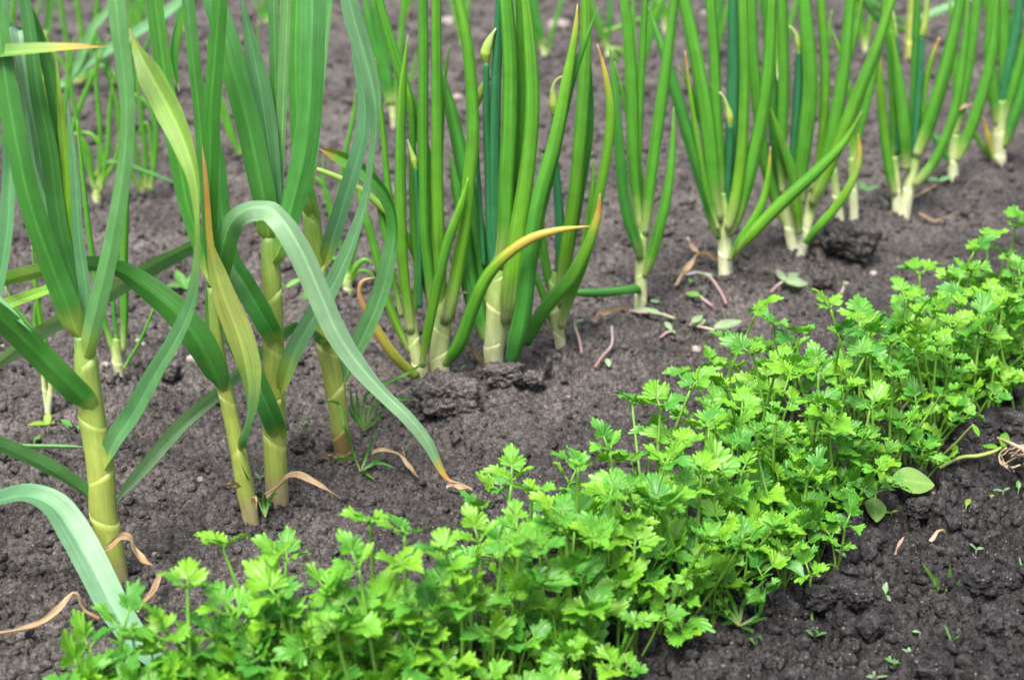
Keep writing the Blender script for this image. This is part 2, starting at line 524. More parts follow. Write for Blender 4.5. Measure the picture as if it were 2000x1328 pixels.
def noise3(v, seed, fr):
    x = v[:, 0] * fr + seed * 1.37; y = v[:, 1] * fr - seed * .71; z = v[:, 2] * fr + seed * .29
    ix, iy, iz = np.floor(x), np.floor(y), np.floor(z)
    f = [t * t * (3 - 2 * t) for t in (x - ix, y - iy, z - iz)]
    out = 0
    for dz in (0, 1):
        a = hsh(ix, iy + (iz + dz) * 57, seed); b = hsh(ix + 1, iy + (iz + dz) * 57, seed)
        c = hsh(ix, iy + 1 + (iz + dz) * 57, seed); d = hsh(ix + 1, iy + 1 + (iz + dz) * 57, seed)
        q = (a * (1 - f[0]) + b * f[0]) * (1 - f[1]) + (c * (1 - f[0]) + d * f[0]) * f[1]
        out = out + q * (f[2] if dz else 1 - f[2])
    return out * 2 - 1

def clod_mesh(name, seed, sub, mat, rough=1.0, block=0.0):
    v, f = icosphere(sub)
    if block > 0:
        p = 2 + 4 * block
        nn = (np.abs(v) ** p).sum(1) ** (1 / p)
        v = v / nn[:, None]
    u = v.copy()
    r = 1 + rough * (0.26 * noise3(u, seed, 1.3) + 0.16 * noise3(u, seed + 11, 3.1) + 0.11 * noise3(u, seed + 23, 7.0) + 0.075 * noise3(u, seed + 37, 15.0) + 0.045 * noise3(u, seed + 41, 31.0))
    v = u * r[:, None]
    # low spots eaten away, as crumbling soil is
    pit = np.clip(noise3(u, seed + 51, 4.0) - 0.35, 0, 1)
    v = v * (1 - 0.55 * rough * pit)[:, None]
    me = bpy.data.meshes.new(name); me.from_pydata(v.tolist(), [], f)
    me.polygons.foreach_set('use_smooth', np.ones(len(f), bool)); me.materials.append(mat); me.update()
    return me

CLODS = [clod_mesh('soil_clod', 100 + 13 * k, 5, M_CLOD, 1.0, 0.25 * (k % 3)) for k in range(8)]
CLODS_S = [clod_mesh('soil_clod', 400 + 13 * k, 4, M_CLOD, 1.0, 0.2 * (k % 2)) for k in range(8)]

def put(name, me, loc, rot, scl, parent=None):
    o = bpy.data.objects.new(name, me); COL.objects.link(o)
    o.location = Vector(loc); o.rotation_euler = rot; o.scale = scl
    if parent is not None: o.parent = parent
    return o

def clod_px(px, py, wpx, hpx, label, k=0, group=None, rot=0.0, deep=0.75, sink=0.3):
    g = ground_pt(px, py); s = depth_of(g) / FPX
    rx = wpx * s / 2; rz = hpx * s / 2
    o = put('soil_clod', CLODS[k % 8], (g[0], g[1] + rx * deep * 0.3, g[2] + rz * (1 - sink)), (0, 0, rot), (rx, rx * deep, rz))
    return tag(o, label, 'clod', group)
# ------------------------------------------------------------------ builders for the leek-like plants
def spread(vals, kn, t):
    """values given at the knots (or evenly, if their number differs) read at t"""
    if np.isscalar(vals): return np.full_like(t, float(vals))
    vals = np.asarray(vals, float)
    if len(vals) == len(kn): return np.interp(t, kn, vals)
    return np.interp(t, np.linspace(0, 1, len(vals)), vals)

def trace(pts, Y, dy=0.0):
    """pixel polyline -> points near the upright plane Y; the third number of a pixel moves it away from the camera"""
    n = len(pts); out = []
    for i, p in enumerate(pts):
        e = p[2] if len(p) > 2 else dy * (i / (n - 1)) ** 1.3
        out.append(on_plane(p[0], p[1], Y + e))
    return np.array(out)

# colours
GB = (0.068, 0.235, 0.045)      # garlic blade
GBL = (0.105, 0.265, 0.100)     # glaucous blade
GBD = (0.050, 0.215, 0.032)     # deep green
GP = (0.340, 0.430, 0.090)      # pale sheath
YG = (0.230, 0.375, 0.070)
YEL = (0.420, 0.350, 0.060)
ORA = (0.420, 0.230, 0.060)
DRY = (0.480, 0.310, 0.170)
ON = (0.078, 0.285, 0.028)      # onion leaf
ONY = (0.135, 0.340, 0.024)
OND = (0.052, 0.235, 0.034)
TEAL = (0.036, 0.190, 0.075)
OW = (0.520, 0.560, 0.300)      # onion sheath, pale

S_G = [(0, GP), (0.03, GP), (0.06, YG), (0.12, GB), (0.6, GB), (1, GBL)]
S_GL = [(0, GP), (0.03, GP), (0.06, YG), (0.12, GBL), (1, GBL)]
S_GD = [(0, GP), (0.03, GP), (0.06, YG), (0.11, GBD), (0.5, GBD), (1, GB)]
S_GY = [(0, GP), (0.05, GBL), (0.45, GBL), (0.62, YG), (0.95, YG), (1, YEL)]
GBW = (0.180, 0.335, 0.165)  # whitish green: waxy bloom plus sky sheen painted into the colour
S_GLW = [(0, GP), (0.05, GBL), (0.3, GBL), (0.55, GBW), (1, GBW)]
S_GTIP = [(0, GP), (0.04, GB), (0.22, GB), (0.36, GBW), (0.93, GBW), (0.955, YEL), (0.975, ORA), (1, DRY)]  # arching blade: sky sheen painted pale along its falling part
OG1 = (0.30, 0.45, 0.12)
S_O = [(0, OW), (0.05, OG1), (0.15, ON), (0.8, ON), (1, ONY)]
S_OY = [(0, OW), (0.05, OG1), (0.15, ONY), (0.6, ON), (1, ONY)]
S_OD = [(0, OG1), (0.12, OND), (0.7, OND), (1, ON)]
S_T = [(0, TEAL), (1, TEAL)]
S_OT = [(0, OW), (0.05, OG1), (0.15, ON), (0.8, ONY), (0.93, YEL), (0.97, ORA), (1, DRY)]
S_YT = [(0, OG1), (0.08, ON), (0.3, ON), (0.55, ONY), (0.7, YEL), (0.97, YEL), (1, DRY)]

def blade(plant, pts, w, S=S_G, roll=20, dy=0.0, tip=0.16, curv=None, n=46, m=11, mat=None, name='leaf', wav=0.0, label=None):
    Y = plant['_y']
    K = trace(pts, Y, dy)
    P, kn = catmull(K, n)
    t = np.linspace(0, 1, n)
    T = tangents(P)
    wd = spread(w, kn, t)
    wd = wd * np.clip((1 - t) / max(tip, 1e-3), 0.0, 1) ** 0.75 * np.interp(t, [0, 0.05], [0.5, 1])
    rl = np.radians(spread(roll, kn, t))
    if curv is None: cv = np.interp(t, [0, 0.06, 0.2, 0.5, 1], [150, 95, 50, 38, 45])
    else: cv = spread(curv, kn, t)
    cv = np.radians(cv)
    dep = np.array([depth_of(p) for p in P])
    wm = np.maximum(wd * dep / FPX * (0.97 if mat is None else 1), 0.0004)
    V = []; ST = []
    s = np.linspace(-1, 1, m)
    view = P - CAM; view /= np.linalg.norm(view, axis=1)[:, None]
    nrm_all = []; Ws = []
    for i in range(n):
        side = np.cross(T[i], view[i]); side /= max(np.linalg.norm(side), 1e-6)
        vv = np.cross(side, T[i]); vv /= np.linalg.norm(vv)
        W = math.cos(rl[i]) * side + math.sin(rl[i]) * vv
        Ws.append(W); nrm_all.append(np.cross(T[i], W))
    # channel side: up, and towards the plant's own axis
    axis = np.array(plant.location)
    score = 0
    for i in range(n):
        want = np.array([0, 0, 1.0]) * (1 - abs(T[i][2])) + np.array([axis[0] - P[i][0], axis[1] - P[i][1], 0]) * 6
        score += np.dot(nrm_all[i], want)
    sg = 1 if score >= 0 else -1
    rnd = R.random() * 60
    ph = R.random() * 6
    fa = R.uniform(0.3, 0.55)
    vf = np.interp(t, [0.04, 0.16, 0.9, 1], [0, 0.85, 0.85, 0.5]) * (1.0 if mat is None else 0.3)
    #, 0.2) * np.interp(t, [0.05, 0.3], [0, 1])
    for i in range(n):
        a = s * cv[i] / 2
        rad = wm[i] / max(cv[i], 0.05)
        keel = -0.05 * wm[i] * np.exp(-(s / 0.14) ** 2)
        fo = vf[i]                                            # folded along the midrib rather than evenly curved
        q = rad * (1 - np.cos(a)) + keel + wav * wm[i] * np.abs(s) ** 2 * np.sin(t[i] * 24 + ph + s * 1.3)
        q = q * (1 - fo) + fo * np.abs(s) * wm[i] * 0.5 * math.sin(fa)
        xx = rad * np.sin(a) * (1 - fo) + fo * s * wm[i] * 0.5 * math.cos(fa)
        V.append(P[i] + np.outer(xx, Ws[i]) + np.outer(q * sg, nrm_all[i]))
        ST.append(np.stack([s * 1.6, np.full(m, t[i] * 3), np.full(m, rnd)], 1))
    tone = R.uniform(0.86, 1.16) * np.array([R.uniform(0.88, 1.12), 1.0, R.uniform(0.8, 1.25)])
    C = np.repeat(stops(t, S), m, 0) * (1 + (tone - 1) * np.repeat(np.interp(t, [0.05, 0.15], [0, 1]), m)[:, None])
    mid = np.tile(np.exp(-(s / 0.10) ** 2), n)[:, None]
    C = C * (1 + 0.35 * mid)
    mb = MB(); mb.add(np.concatenate(V), grid_faces(n, m, False), C, np.concatenate(ST))
    o = mb.build(name, mat or M_BLADE, plant)
    if label: o['label'] = label
    return o

def otube(plant, pts, w, S=S_O, dy=0.0, n=40, tip=0.0, name='leaf', mat=None, flat=0.85, parent=None):
    Y = plant['_y']
    K = trace(pts, Y, dy)
    P, kn = catmull(K, n)
    t = np.linspace(0, 1, n)
    wd = spread(w, kn, t)
    if tip: wd = wd * np.clip((1 - t) / tip, 0, 1) ** 0.6
    dep = np.array([depth_of(p) for p in P])
    r = np.maximum(wd * dep / FPX / 2, 0.00025)
    mb = MB(); tube(mb, P, r, S, 14, True, flat)
    return mb.build(name, mat or M_TUBE, parent or plant)

def stem(plant, pts, w, nodes, S, name='stem', dy=0.0, slant=0.007, sides=None, mat=None, seg=20, deep=True):
    """pseudostem of sheaths, each sheath a little wider at its collar than the one that leaves it; nodes = heights (0..1)"""
    Y = plant['_y']
    K = trace(pts, Y, dy)
    if deep:
        K = np.concatenate([[K[0] + (K[0] - K[1]) / np.linalg.norm(K[0] - K[1]) * 0.02], K])
        if not np.isscalar(w): w = [w[0]] + list(w)
    P, kn = catmull(K, 120)
    t = np.linspace(0, 1, 120)
    wd = spread(w, kn, t)
    dep = np.array([depth_of(p) for p in P]); r = wd * dep / FPX / 2
    mb = MB()
    nodes = [0.0] + list(nodes)
    if nodes[-1] < 0.99: nodes = nodes + [1.0]
    th = np.linspace(0, 2 * math.pi, seg, endpoint=False)
    rnd = R.random() * 40
    for k in range(len(nodes) - 1):
        t0 = max(nodes[k] - 0.05, 0); t1 = nodes[k + 1]
        tt = np.concatenate([np.linspace(t0, t1, 12)])
        pp = np.stack([np.interp(tt, t, P[:, c]) for c in range(3)], 1)
        rr = np.interp(tt, t, r)
        T = tangents(pp)
        u = (tt - t0) / (t1 - t0)
        last = k == len(nodes) - 2
        rr = rr * (0.985 + 0.012 * u ** 1.5 if not last else 0.985)
        sd_ = (sides[k] if sides and k < len(sides) else (1 if k % 2 else -1))
        V = []; ST = []
        for i in range(len(tt)):
            A = np.array([1.0, 0, 0]); A = A - T[i] * np.dot(A, T[i]); A /= np.linalg.norm(A)
            B = np.cross(T[i], A)
            ax = (slant * sd_ * np.cos(th) * u[i] ** 3) if not last else np.zeros(seg)
            V.append(pp[i] + rr[i] * (np.outer(np.cos(th), A) + np.outer(np.sin(th), B)) + np.outer(ax, T[i]))
            ST.append(np.stack([th / 6.2832 * 5, np.full(seg, tt[i] * 4), np.full(seg, rnd + k * 3)], 1))
        # turn the rim inward so that the collar has an edge
        V.append(V[-1] + (pp[-1] - V[-1]) * 0.035); ST.append(ST[-1].copy())
        C = np.repeat(stops(np.concatenate([tt, [t1]]), S), seg, 0)
        # membrane at the rim is paler
        C[-seg:] = C[-seg:] * 0.95 + np.array([0.35, 0.25, 0.1]) * 0.05
        mb.add(np.concatenate(V), grid_faces(len(tt) + 1, seg, True), C, np.concatenate(ST))
    return mb.build(name, mat or M_STEM, plant)

def plant(name, px, py, label, cat, group=None, Y=None):
    g = ground_pt(px, py)
    g[2] = min(g[2], gh(g[0], g[1]))
    o = empty(name, g)
    o['_y'] = float(g[1])
    tag(o, label, cat, group)
    return o

def bud(plant, pts, w, sc_pts, sc_w, dy=0.0, dy2=None):
    """flower stalk with a papery pointed bud"""
    st = otube(plant, sc_pts, sc_w, S_T, dy, name='flower_stalk', flat=1.0)
    d2 = dy if dy2 is None else dy2
    pts = [(p[0], p[1], d2) if len(p) == 2 else p for p in pts]
    K = trace(pts, plant['_y'], 0)
    P, kn = catmull(K, 26)
    t = np.linspace(0, 1, 26)
    wd = spread(w, kn, t)
    dep = np.array([depth_of(p) for p in P])
    mb = MB()
    tube(mb, P, np.maximum(wd * dep / FPX / 2, 0.0003), [(0, (0.2, 0.36, 0.05)), (0.3, (0.33, 0.45, 0.08)), (0.6, (0.26, 0.42, 0.10)), (0.9, (0.32, 0.42, 0.16)), (1, (0.6, 0.55, 0.4))], 12)
    b = mb.build('flower_bud', M_STEM, st)
    return st

def dry_strip(pts, w, parent=None, Y=None, name='dry_leaf', roll=40, S=None, wav=0.22, lift=None, m=9, n=40, curv=90):
    """withered strap; on the ground (lift given) or hanging on a plant"""
    if parent is not None and lift is None:
        K = trace(pts, parent['_y'], 0)
    else:
        K = []
        for p in pts:
            g = ground_pt(p[0], p[1]); z = gh(g[0], g[1])
            K.append([g[0], g[1], max(z, g[2]) + (p[2] if len(p) > 2 else (lift or 0.003))])
        K = np.array(K)
    P, kn = catmull(K, n); t = np.linspace(0, 1, n); T = tangents(P)
    wd = spread(w, kn, t); dep = np.array([depth_of(p) for p in P]); wm = np.maximum(wd * dep / FPX, 0.0004)
    rl = np.radians(spread(roll, kn, t)) + 0.5 * np.sin(t * 9 + R.random() * 6)
    cv = np.radians(curv) * (1 + 0.4 * np.sin(t * 11 + R.random() * 6))
    s = np.linspace(-1, 1, m); V = []; ST = []; ph = R.random() * 6; rnd = R.random() * 50
    for i in range(n):
        view = P[i] - CAM; view /= np.linalg.norm(view)
        side = np.cross(T[i], view); side /= max(np.linalg.norm(side), 1e-6); vv = np.cross(side, T[i])
        W = math.cos(rl[i]) * side + math.sin(rl[i]) * vv; Nn = np.cross(T[i], W)
        a = s * cv[i] / 2; rad = wm[i] / cv[i]
        q = rad * (1 - np.cos(a)) + wav * wm[i] * np.sin(s * 5 + t[i] * 15 + ph) * 0.35
        V.append(P[i] + np.outer(rad * np.sin(a), W) + np.outer(q, Nn))
        ST.append(np.stack([s * 1.6, np.full(m, t[i] * 3), np.full(m, rnd)], 1))
    S = S or [(0, (0.46, 0.36, 0.25)), (0.3, (0.34, 0.23, 0.13)), (0.6, (0.46, 0.34, 0.22)), (1, (0.28, 0.18, 0.10))]
    mb = MB(); mb.add(np.concatenate(V), grid_faces(n, m, False), np.repeat(stops(t, S), m, 0), np.concatenate(ST))
    return mb.build(name, M_DRY, parent)

# ------------------------------------------------------------------ garlic row in front
GG = 'garlic plants of the front row'
S_STEM = [(0, (0.34, 0.27, 0.15)), (0.10, (0.36, 0.31, 0.17)), (0.16, (0.40, 0.38, 0.16)), (0.2, (0.35, 0.43, 0.09)), (0.6, GP), (0.9, (0.26, 0.38, 0.085)), (1, (0.17, 0.30, 0.07))]

g1 = plant('garlic_plant', 228, 1133, 'thick stemmed garlic plant at left with dry sheath curling off its foot', 'garlic plant', GG)
stem(g1, [(230, 1135), (213, 1050), (202, 1003), (197, 919), (180, 815), (168, 712), (160, 655)], [44, 50, 54, 54, 51, 47, 30],
     [0.34, 0.50, 0.70, 0.905], S_STEM, sides=[-1, 1, -1, 1], slant=0.006)
blade(g1, [(198, 1000, 0), (165, 962, -.004), (100, 918, -.015), (0, 872, -.03), (-90, 848, -.045), (-170, 860, -.06)], [44, 44, 46, 46, 40, 30], S_GL, [70, 55, 45, 45, 45, 45])
blade(g1, [(205, 915, -.004), (222, 866, -.01), (259, 811, -.014), (308, 724, -.02), (350, 654, -.026), (378, 587, -.03), (389, 500, -.034), (389, 437, -.036), (383, 350, -.03), (364, 287, -.02), (336, 224, -.01), (297, 150, 0), (269, 98, .01), (252, 54, .015)],
      [44, 46, 46, 42, 40, 36, 30, 26, 40, 52, 62, 60, 42, 20], S_GY, [60, 35, 25, 28, 35, 45, 60, 68, 50, 30, 20, 18, 15, 10], tip=0.10, n=70)
blade(g1, [(186, 806, -.006), (160, 776, -.016), (133, 750, -.024), (80, 696, -.034), (35, 652, -.045), (-20, 605, -.06), (-90, 560, -.08)], [40, 52, 54, 54, 54, 50, 40], S_GD, [25, 8, 4, 4, 6, 10, 20], curv=[130, 60, 22, 16, 16, 20, 30])
blade(g1, [(160, 712, -.004), (172, 668, -.012), (184, 615, -.016), (203, 535, -.02), (223, 440, -.024), (241, 320, -.028), (247, 230, -.03), (243, 150, -.03), (232, 60, -.03), (222, -40, -.025), (205, -160, -.01)],
      [30, 40, 42, 40, 38, 36, 36, 36, 38, 36, 26], S_GL, [35, 15, 20, 25, 25, 30, 32, 25, 10, 10, 20], n=60)
blade(g1, [(160, 664, -.002), (146, 640, -.006), (131, 598, -.010), (105, 530, -.012), (76, 450, -.014), (54, 380, -.014), (36, 300, -.012), (18, 200, -.006), (2, 100, 0), (-15, 0, .01), (-30, -90, .02)],
      [30, 46, 54, 55, 54, 52, 50, 46, 42, 38, 30], S_GD, [20, 8, 4, 4, 6, 8, 10, 15, 15, 15, 20], curv=[140, 70, 28, 18, 16, 16, 20, 25, 30, 30, 30], n=60)
blade(g1, [(168, 660, .006), (158, 600, .01), (140, 530, .014), (122, 465, .016), (108, 380, .02), (97, 290, .02), (74, 175, .02), (63, 90, .02), (50, 0, .02), (36, -110, .02)], [20, 34, 38, 40, 40, 40, 34, 30, 28, 20], S_G, 25)
blade(g1, [(172, 655, .002), (171, 600, .004), (165, 540, .004), (155, 465, .004), (148, 350, .004), (137, 240, .006), (128, 176, .01)], [20, 27, 30, 27, 24, 18, 8], S_GL, 30, tip=0.25)
blade(g1, [(166, 640, .012), (140, 420, .025), (126, 300, .028), (112, 215, .03), (96, 130, .03), (70, 60, .03), (45, 0, .03), (10, -80, .03)], [20, 28, 30, 32, 32, 32, 32, 24], S_GD, 15)
blade(g1, [(166, 640, .01), (135, 430, .018), (127, 300, .022), (118, 200, .024), (106, 80, .026)], [12, 20, 22, 18, 8], [(0, ON), (0.5, ONY), (1, YG)], 20, tip=0.3)
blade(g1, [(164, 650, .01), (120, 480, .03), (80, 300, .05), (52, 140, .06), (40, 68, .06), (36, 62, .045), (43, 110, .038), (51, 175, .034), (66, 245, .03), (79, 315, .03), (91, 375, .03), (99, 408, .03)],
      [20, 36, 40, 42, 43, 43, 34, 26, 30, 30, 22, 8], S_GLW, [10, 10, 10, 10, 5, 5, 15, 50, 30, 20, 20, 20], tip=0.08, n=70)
dry_strip([(196, 1082, -.03), (216, 1066, -.036), (236, 1049, -.032), (252, 1050, -.03), (262, 1074, -.032), (278, 1094, -.036), (297, 1103, -.04)], [8, 14, 15, 22, 22, 18, 3], g1, name='dry_sheath')

g0 = plant('garlic_plant', -105, 1060, 'garlic plant cut by left picture edge whose blue-green blades reach in', 'garlic plant', GG)
stem(g0, [(-105, 1060), (-103, 900), (-98, 760), (-92, 640)], [48, 50, 46, 30], [0.3, 0.5, 0.72, 0.9], S_STEM)
blade(g0, [(-95, 700, -.004), (-60, 690, -.02), (-30, 655, -.03), (-4, 560, -.035), (12, 470, -.035), (19, 380, -.03), (21, 260, -.025), (15, 150, -.02), (9, 60, -.02), (3, -40, -.02), (-6, -140, -.01)], [40, 40, 36, 36, 34, 34, 32, 32, 30, 28, 20], S_GL, [40, 40, 35, 30, 30, 30, 25, 25, 25, 25, 25], n=60)
blade(g0, [(-95, 640, 0), (-130, 400, .0), (-150, 220, -.02), (-130, 130, -.05), (-60, 112, -.06), (0, 106, -.065), (80, 99, -.07), (150, 94, -.07), (212, 92, -.07)], [30, 45, 46, 46, 44, 42, 34, 20, 5], [(0, GP), (0.05, GB), (0.75, GB), (0.88, YG), (0.93, YEL), (1, ORA)], [20, 20, 20, 30, 40, 45, 45, 45, 45], tip=0.05, n=60, curv=[140, 60, 40, 40, 70, 80, 80, 90, 90])
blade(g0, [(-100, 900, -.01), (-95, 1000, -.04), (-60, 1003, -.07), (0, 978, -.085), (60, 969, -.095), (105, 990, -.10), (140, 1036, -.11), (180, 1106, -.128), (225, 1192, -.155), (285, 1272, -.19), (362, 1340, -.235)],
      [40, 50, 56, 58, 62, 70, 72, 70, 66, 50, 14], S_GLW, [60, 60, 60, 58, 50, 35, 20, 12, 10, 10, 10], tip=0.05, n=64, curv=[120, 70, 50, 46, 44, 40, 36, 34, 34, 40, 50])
blade(g0, [(-98, 760, -.01), (-110, 600, -.04), (-80, 545, -.07), (-40, 562, -.09), (0, 597, -.10), (35, 625, -.11), (62, 648, -.115)], [40, 40, 36, 34, 32, 22, 5], S_GL, [60, 50, 50, 50, 50, 50, 50], tip=0.1)
blade(g0, [(-98, 700, .02), (-40, 625, .05), (15, 597, .07), (60, 580, .09), (98, 567, .10), (150, 550, .11)], [30, 34, 32, 30, 24, 10], [(0, GB), (0.4, YG), (1, ONY)], 35)

g2 = plant('garlic_plant', 489, 1010, 'slim leaning garlic plant with a long arching blade and a yellow twisted blade', 'garlic plant', GG)
stem(g2, [(490, 1012), (478, 950), (465, 880), (446, 790), (434, 740), (424, 672), (414, 560)], [32, 36, 33, 30, 30, 27, 18], [0.38, 0.58, 0.74], S_STEM, sides=[1, -1, -1])
blade(g2, [(436, 772, -.004), (424, 740, -.012), (390, 672, -.02), (345, 612, -.02), (285, 563, -.016), (228, 528, -.01), (168, 519, 0), (84, 531, .02), (0, 552, .04), (-60, 575, .05)],
      [34, 54, 66, 62, 56, 46, 42, 40, 38, 26], [(0, GP), (0.04, GB), (0.5, GBD), (0.62, GBL), (0.78, YG), (0.9, ONY), (1, YEL)], [40, 20, 14, 14, 22, 40, 42, 35, 35, 35], n=60)
blade(g2, [(466, 880, -.004), (472, 858, -.022), (482, 822, -.03), (487, 775, -.034), (482, 715, -.034), (464, 650, -.03), (440, 590, -.026), (421, 530, -.022), (408, 480, -.02), (402, 385, -.02), (395, 284, -.02)],
      [30, 30, 30, 44, 58, 60, 54, 40, 24, 16, 8], [(0, GP), (0.05, GB), (0.2, GBL), (0.34, (0.27, 0.40, 0.09)), (0.5, (0.38, 0.44, 0.11)), (0.66, (0.30, 0.40, 0.09)), (0.74, YEL), (0.86, ORA), (1, DRY)],
      [20, 50, 62, 48, 25, 15, 15, 25, 50, 40, 30], tip=0.06, n=64, curv=[150, 90, 60, 50, 60, 60, 60, 80, 120, 150, 160], wav=0.05)
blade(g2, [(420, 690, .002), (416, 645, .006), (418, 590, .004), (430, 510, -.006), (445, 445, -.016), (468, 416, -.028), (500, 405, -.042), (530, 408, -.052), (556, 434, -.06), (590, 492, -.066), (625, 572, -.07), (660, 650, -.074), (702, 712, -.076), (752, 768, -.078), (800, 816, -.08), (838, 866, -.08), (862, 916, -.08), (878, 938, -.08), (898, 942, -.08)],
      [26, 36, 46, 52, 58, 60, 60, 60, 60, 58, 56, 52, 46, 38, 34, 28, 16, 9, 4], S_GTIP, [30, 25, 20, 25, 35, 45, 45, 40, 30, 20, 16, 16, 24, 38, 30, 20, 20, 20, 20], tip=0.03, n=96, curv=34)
blade(g2, [(416, 560, .004), (404, 520, .008), (388, 470, .01), (366, 400, .012), (350, 320, .014), (335, 220, .016), (318, 120, .016), (303, 0, .016), (292, -110, .016)], [18, 28, 34, 36, 38, 38, 38, 38, 28], S_GD, 15, curv=[120, 60, 30, 24, 20, 20, 20, 20, 25])
blade(g2, [(413, 560, -.002), (404, 440, 0), (396, 330, 0), (388, 220, .002), (375, 100, .004), (365, 0, .006), (352, -120, .01)], [14, 24, 30, 30, 30, 30, 20], S_G, 20)
blade(g2, [(416, 560, -.004), (414, 520, -.01), (409, 440, -.012), (410, 330, -.012), (412, 230, -.012), (421, 100, -.01), (428, 0, -.01), (434, -120, -.006)], [14, 28, 32, 35, 38, 36, 34, 24], S_GD, 12, curv=[120, 50, 26, 22, 20, 20, 20, 24])
blade(g2, [(350, 180, .018), (340, 100, .018), (350, 20, .02)], [4, 16, 4], S_GD, 10, tip=0.3, n=16)
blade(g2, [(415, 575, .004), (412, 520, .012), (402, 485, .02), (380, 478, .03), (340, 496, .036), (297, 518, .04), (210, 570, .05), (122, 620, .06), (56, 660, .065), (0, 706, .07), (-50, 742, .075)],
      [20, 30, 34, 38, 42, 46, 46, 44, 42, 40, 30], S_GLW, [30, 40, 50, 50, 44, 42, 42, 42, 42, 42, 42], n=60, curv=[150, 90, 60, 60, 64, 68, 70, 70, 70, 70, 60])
dry_strip([(493, 985, -.016), (497, 972, -.02), (500, 995, -.024)], [5, 12, 3], g2, name='dry_sheath', n=14)
dry_strip([(470, 950, -.016), (448, 944, -.02), (443, 952, -.022)], [14, 14, 6], g2, name='dry_sheath', n=14)

g3 = plant('garlic_plant', 540, 975, 'tallest garlic plant with stout upright stem and broad upright blades', 'garlic plant', GG)
stem(g3, [(542, 977), (538, 900), (536, 850), (535, 770), (534, 670), (532, 572), (527, 490), (526, 460)], [46, 46, 46, 45, 42, 38, 38, 26], [0.307, 0.44, 0.628, 0.80], S_STEM, sides=[-1, 1, -1, 1])
blade(g3, [(551, 854, -.004), (540, 836, -.014), (524, 797, -.018), (502, 748, -.014), (480, 700, -.006), (452, 640, .004), (428, 560, .014), (414, 460, .024)], [30, 44, 48, 48, 46, 44, 40, 20], S_GD, [30, 12, 6, 6, 10, 10, 15, 20], curv=[140, 60, 24, 18, 18, 20, 30, 30])
blade(g3, [(545, 671, -.004), (530, 648, -.016), (505, 603, -.02), (474, 550, -.014), (450, 510, -.002), (436, 440, .01), (428, 330, .016), (424, 230, .02)], [30, 44, 50, 48, 46, 42, 34, 12], S_GD, [30, 10, 6, 6, 10, 10, 15, 20], curv=[140, 60, 24, 18, 18, 20, 30, 30])
blade(g3, [(548, 775, -.006), (558, 735, -.014), (578, 682, -.018), (612, 622, -.02), (648, 563, -.022), (690, 470, -.024), (716, 390, -.026), (728, 310, -.028), (735, 240, -.03), (730, 180, -.03), (713, 110, -.028), (695, 50, -.026), (682, 0, -.024), (668, -60, -.02), (650, -150, -.01)],
      [34, 40, 42, 42, 42, 34, 28, 24, 26, 38, 42, 42, 40, 38, 28], S_GL, [50, 30, 22, 22, 22, 40, 50, 55, 45, 20, 12, 10, 10, 12, 20], n=74)
blade(g3, [(526, 480, 0), (524, 460, -.006), (516, 395, -.012), (500, 315, -.014), (484, 240, -.014), (466, 175, -.014), (438, 70, -.012), (415, 0, -.01), (385, -100, 0)], [28, 46, 54, 56, 58, 58, 56, 50, 36], S_G, [15, 6, 4, 4, 4, 5, 8, 10, 10], curv=[130, 50, 26, 22, 22, 22, 26, 30, 34], n=56)
blade(g3, [(530, 500, .004), (537, 400, .004), (531, 330, .004), (521, 250, .006), (508, 170, .008), (490, 80, .01), (473, 0, .01), (462, -60, .012)], [20, 30, 40, 48, 48, 34, 16, 8], S_GL, [10, 10, 12, 12, 12, 15, 20, 20], tip=0.3)
blade(g3, [(532, 500, .008), (545, 390, .008), (551, 280, .008), (556, 150, .008), (562, 0, .008), (566, -120, .008)], [14, 24, 28, 30, 30, 20], S_GL, [30, 30, 35, 35, 35, 35])
blade(g3, [(532, 500, .012), (540, 300, .012), (538, 150, .014), (535, 0, .016), (532, -120, .016)], [14, 22, 24, 24, 14], S_G, 25)
blade(g3, [(530, 515, -.004), (540, 500, -.014), (553, 465, -.018), (571, 395, -.02), (590, 315, -.022), (602, 225, -.022), (607, 110, -.022), (609, 0, -.02), (606, -120, -.012)], [26, 34, 44, 52, 57, 57, 58, 57, 40], S_G, [30, 20, 14, 10, 8, 8, 8, 8, 12], curv=[140, 80, 50, 44, 40, 40, 40, 40, 44], n=56)
dry_strip([(520, 968, -.026), (545, 950, -.03), (566, 930, -.026), (585, 928, -.028), (612, 940, -.03), (640, 958, -.034), (664, 973, -.04)], [12, 16, 16, 18, 12, 8, 7], g3, name='dry_sheath')

g4 = plant('garlic_plant', 670, 890, 'hindmost garlic plant with brown stem foot beside small grass tuft', 'garlic plant', GG)
stem(g4, [(672, 893), (664, 835), (656, 770), (640, 680), (630, 600), (620, 520), (608, 420), (603, 375)], [34, 37, 40, 41, 38, 38, 34, 24], [0.175, 0.32, 0.47, 0.74, 0.92], [(0, (0.16, 0.11, 0.05)), (0.165, (0.22, 0.16, 0.06)), (0.18, (0.30, 0.36, 0.09)), (0.5, GP), (0.9, YG), (1, GB)], sides=[1, 1, -1, 1, -1])
blade(g4, [(668, 758, .0), (678, 726, .002), (712, 655, .006), (745, 575, .012), (764, 500, .016), (771, 450, .02), (766, 408, .024), (748, 372, .028), (715, 338, .032), (670, 309, .036), (622, 290, .04)],
      [30, 38, 42, 42, 40, 36, 34, 36, 36, 32, 14], [(0, GP), (0.04, GBL), (0.5, GBL), (0.6, GBD), (0.85, GB), (0.93, ONY), (0.97, ORA), (1, DRY)], [50, 35, 20, 20, 30, 42, 45, 35, 25, 20, 20], tip=0.05, n=70)
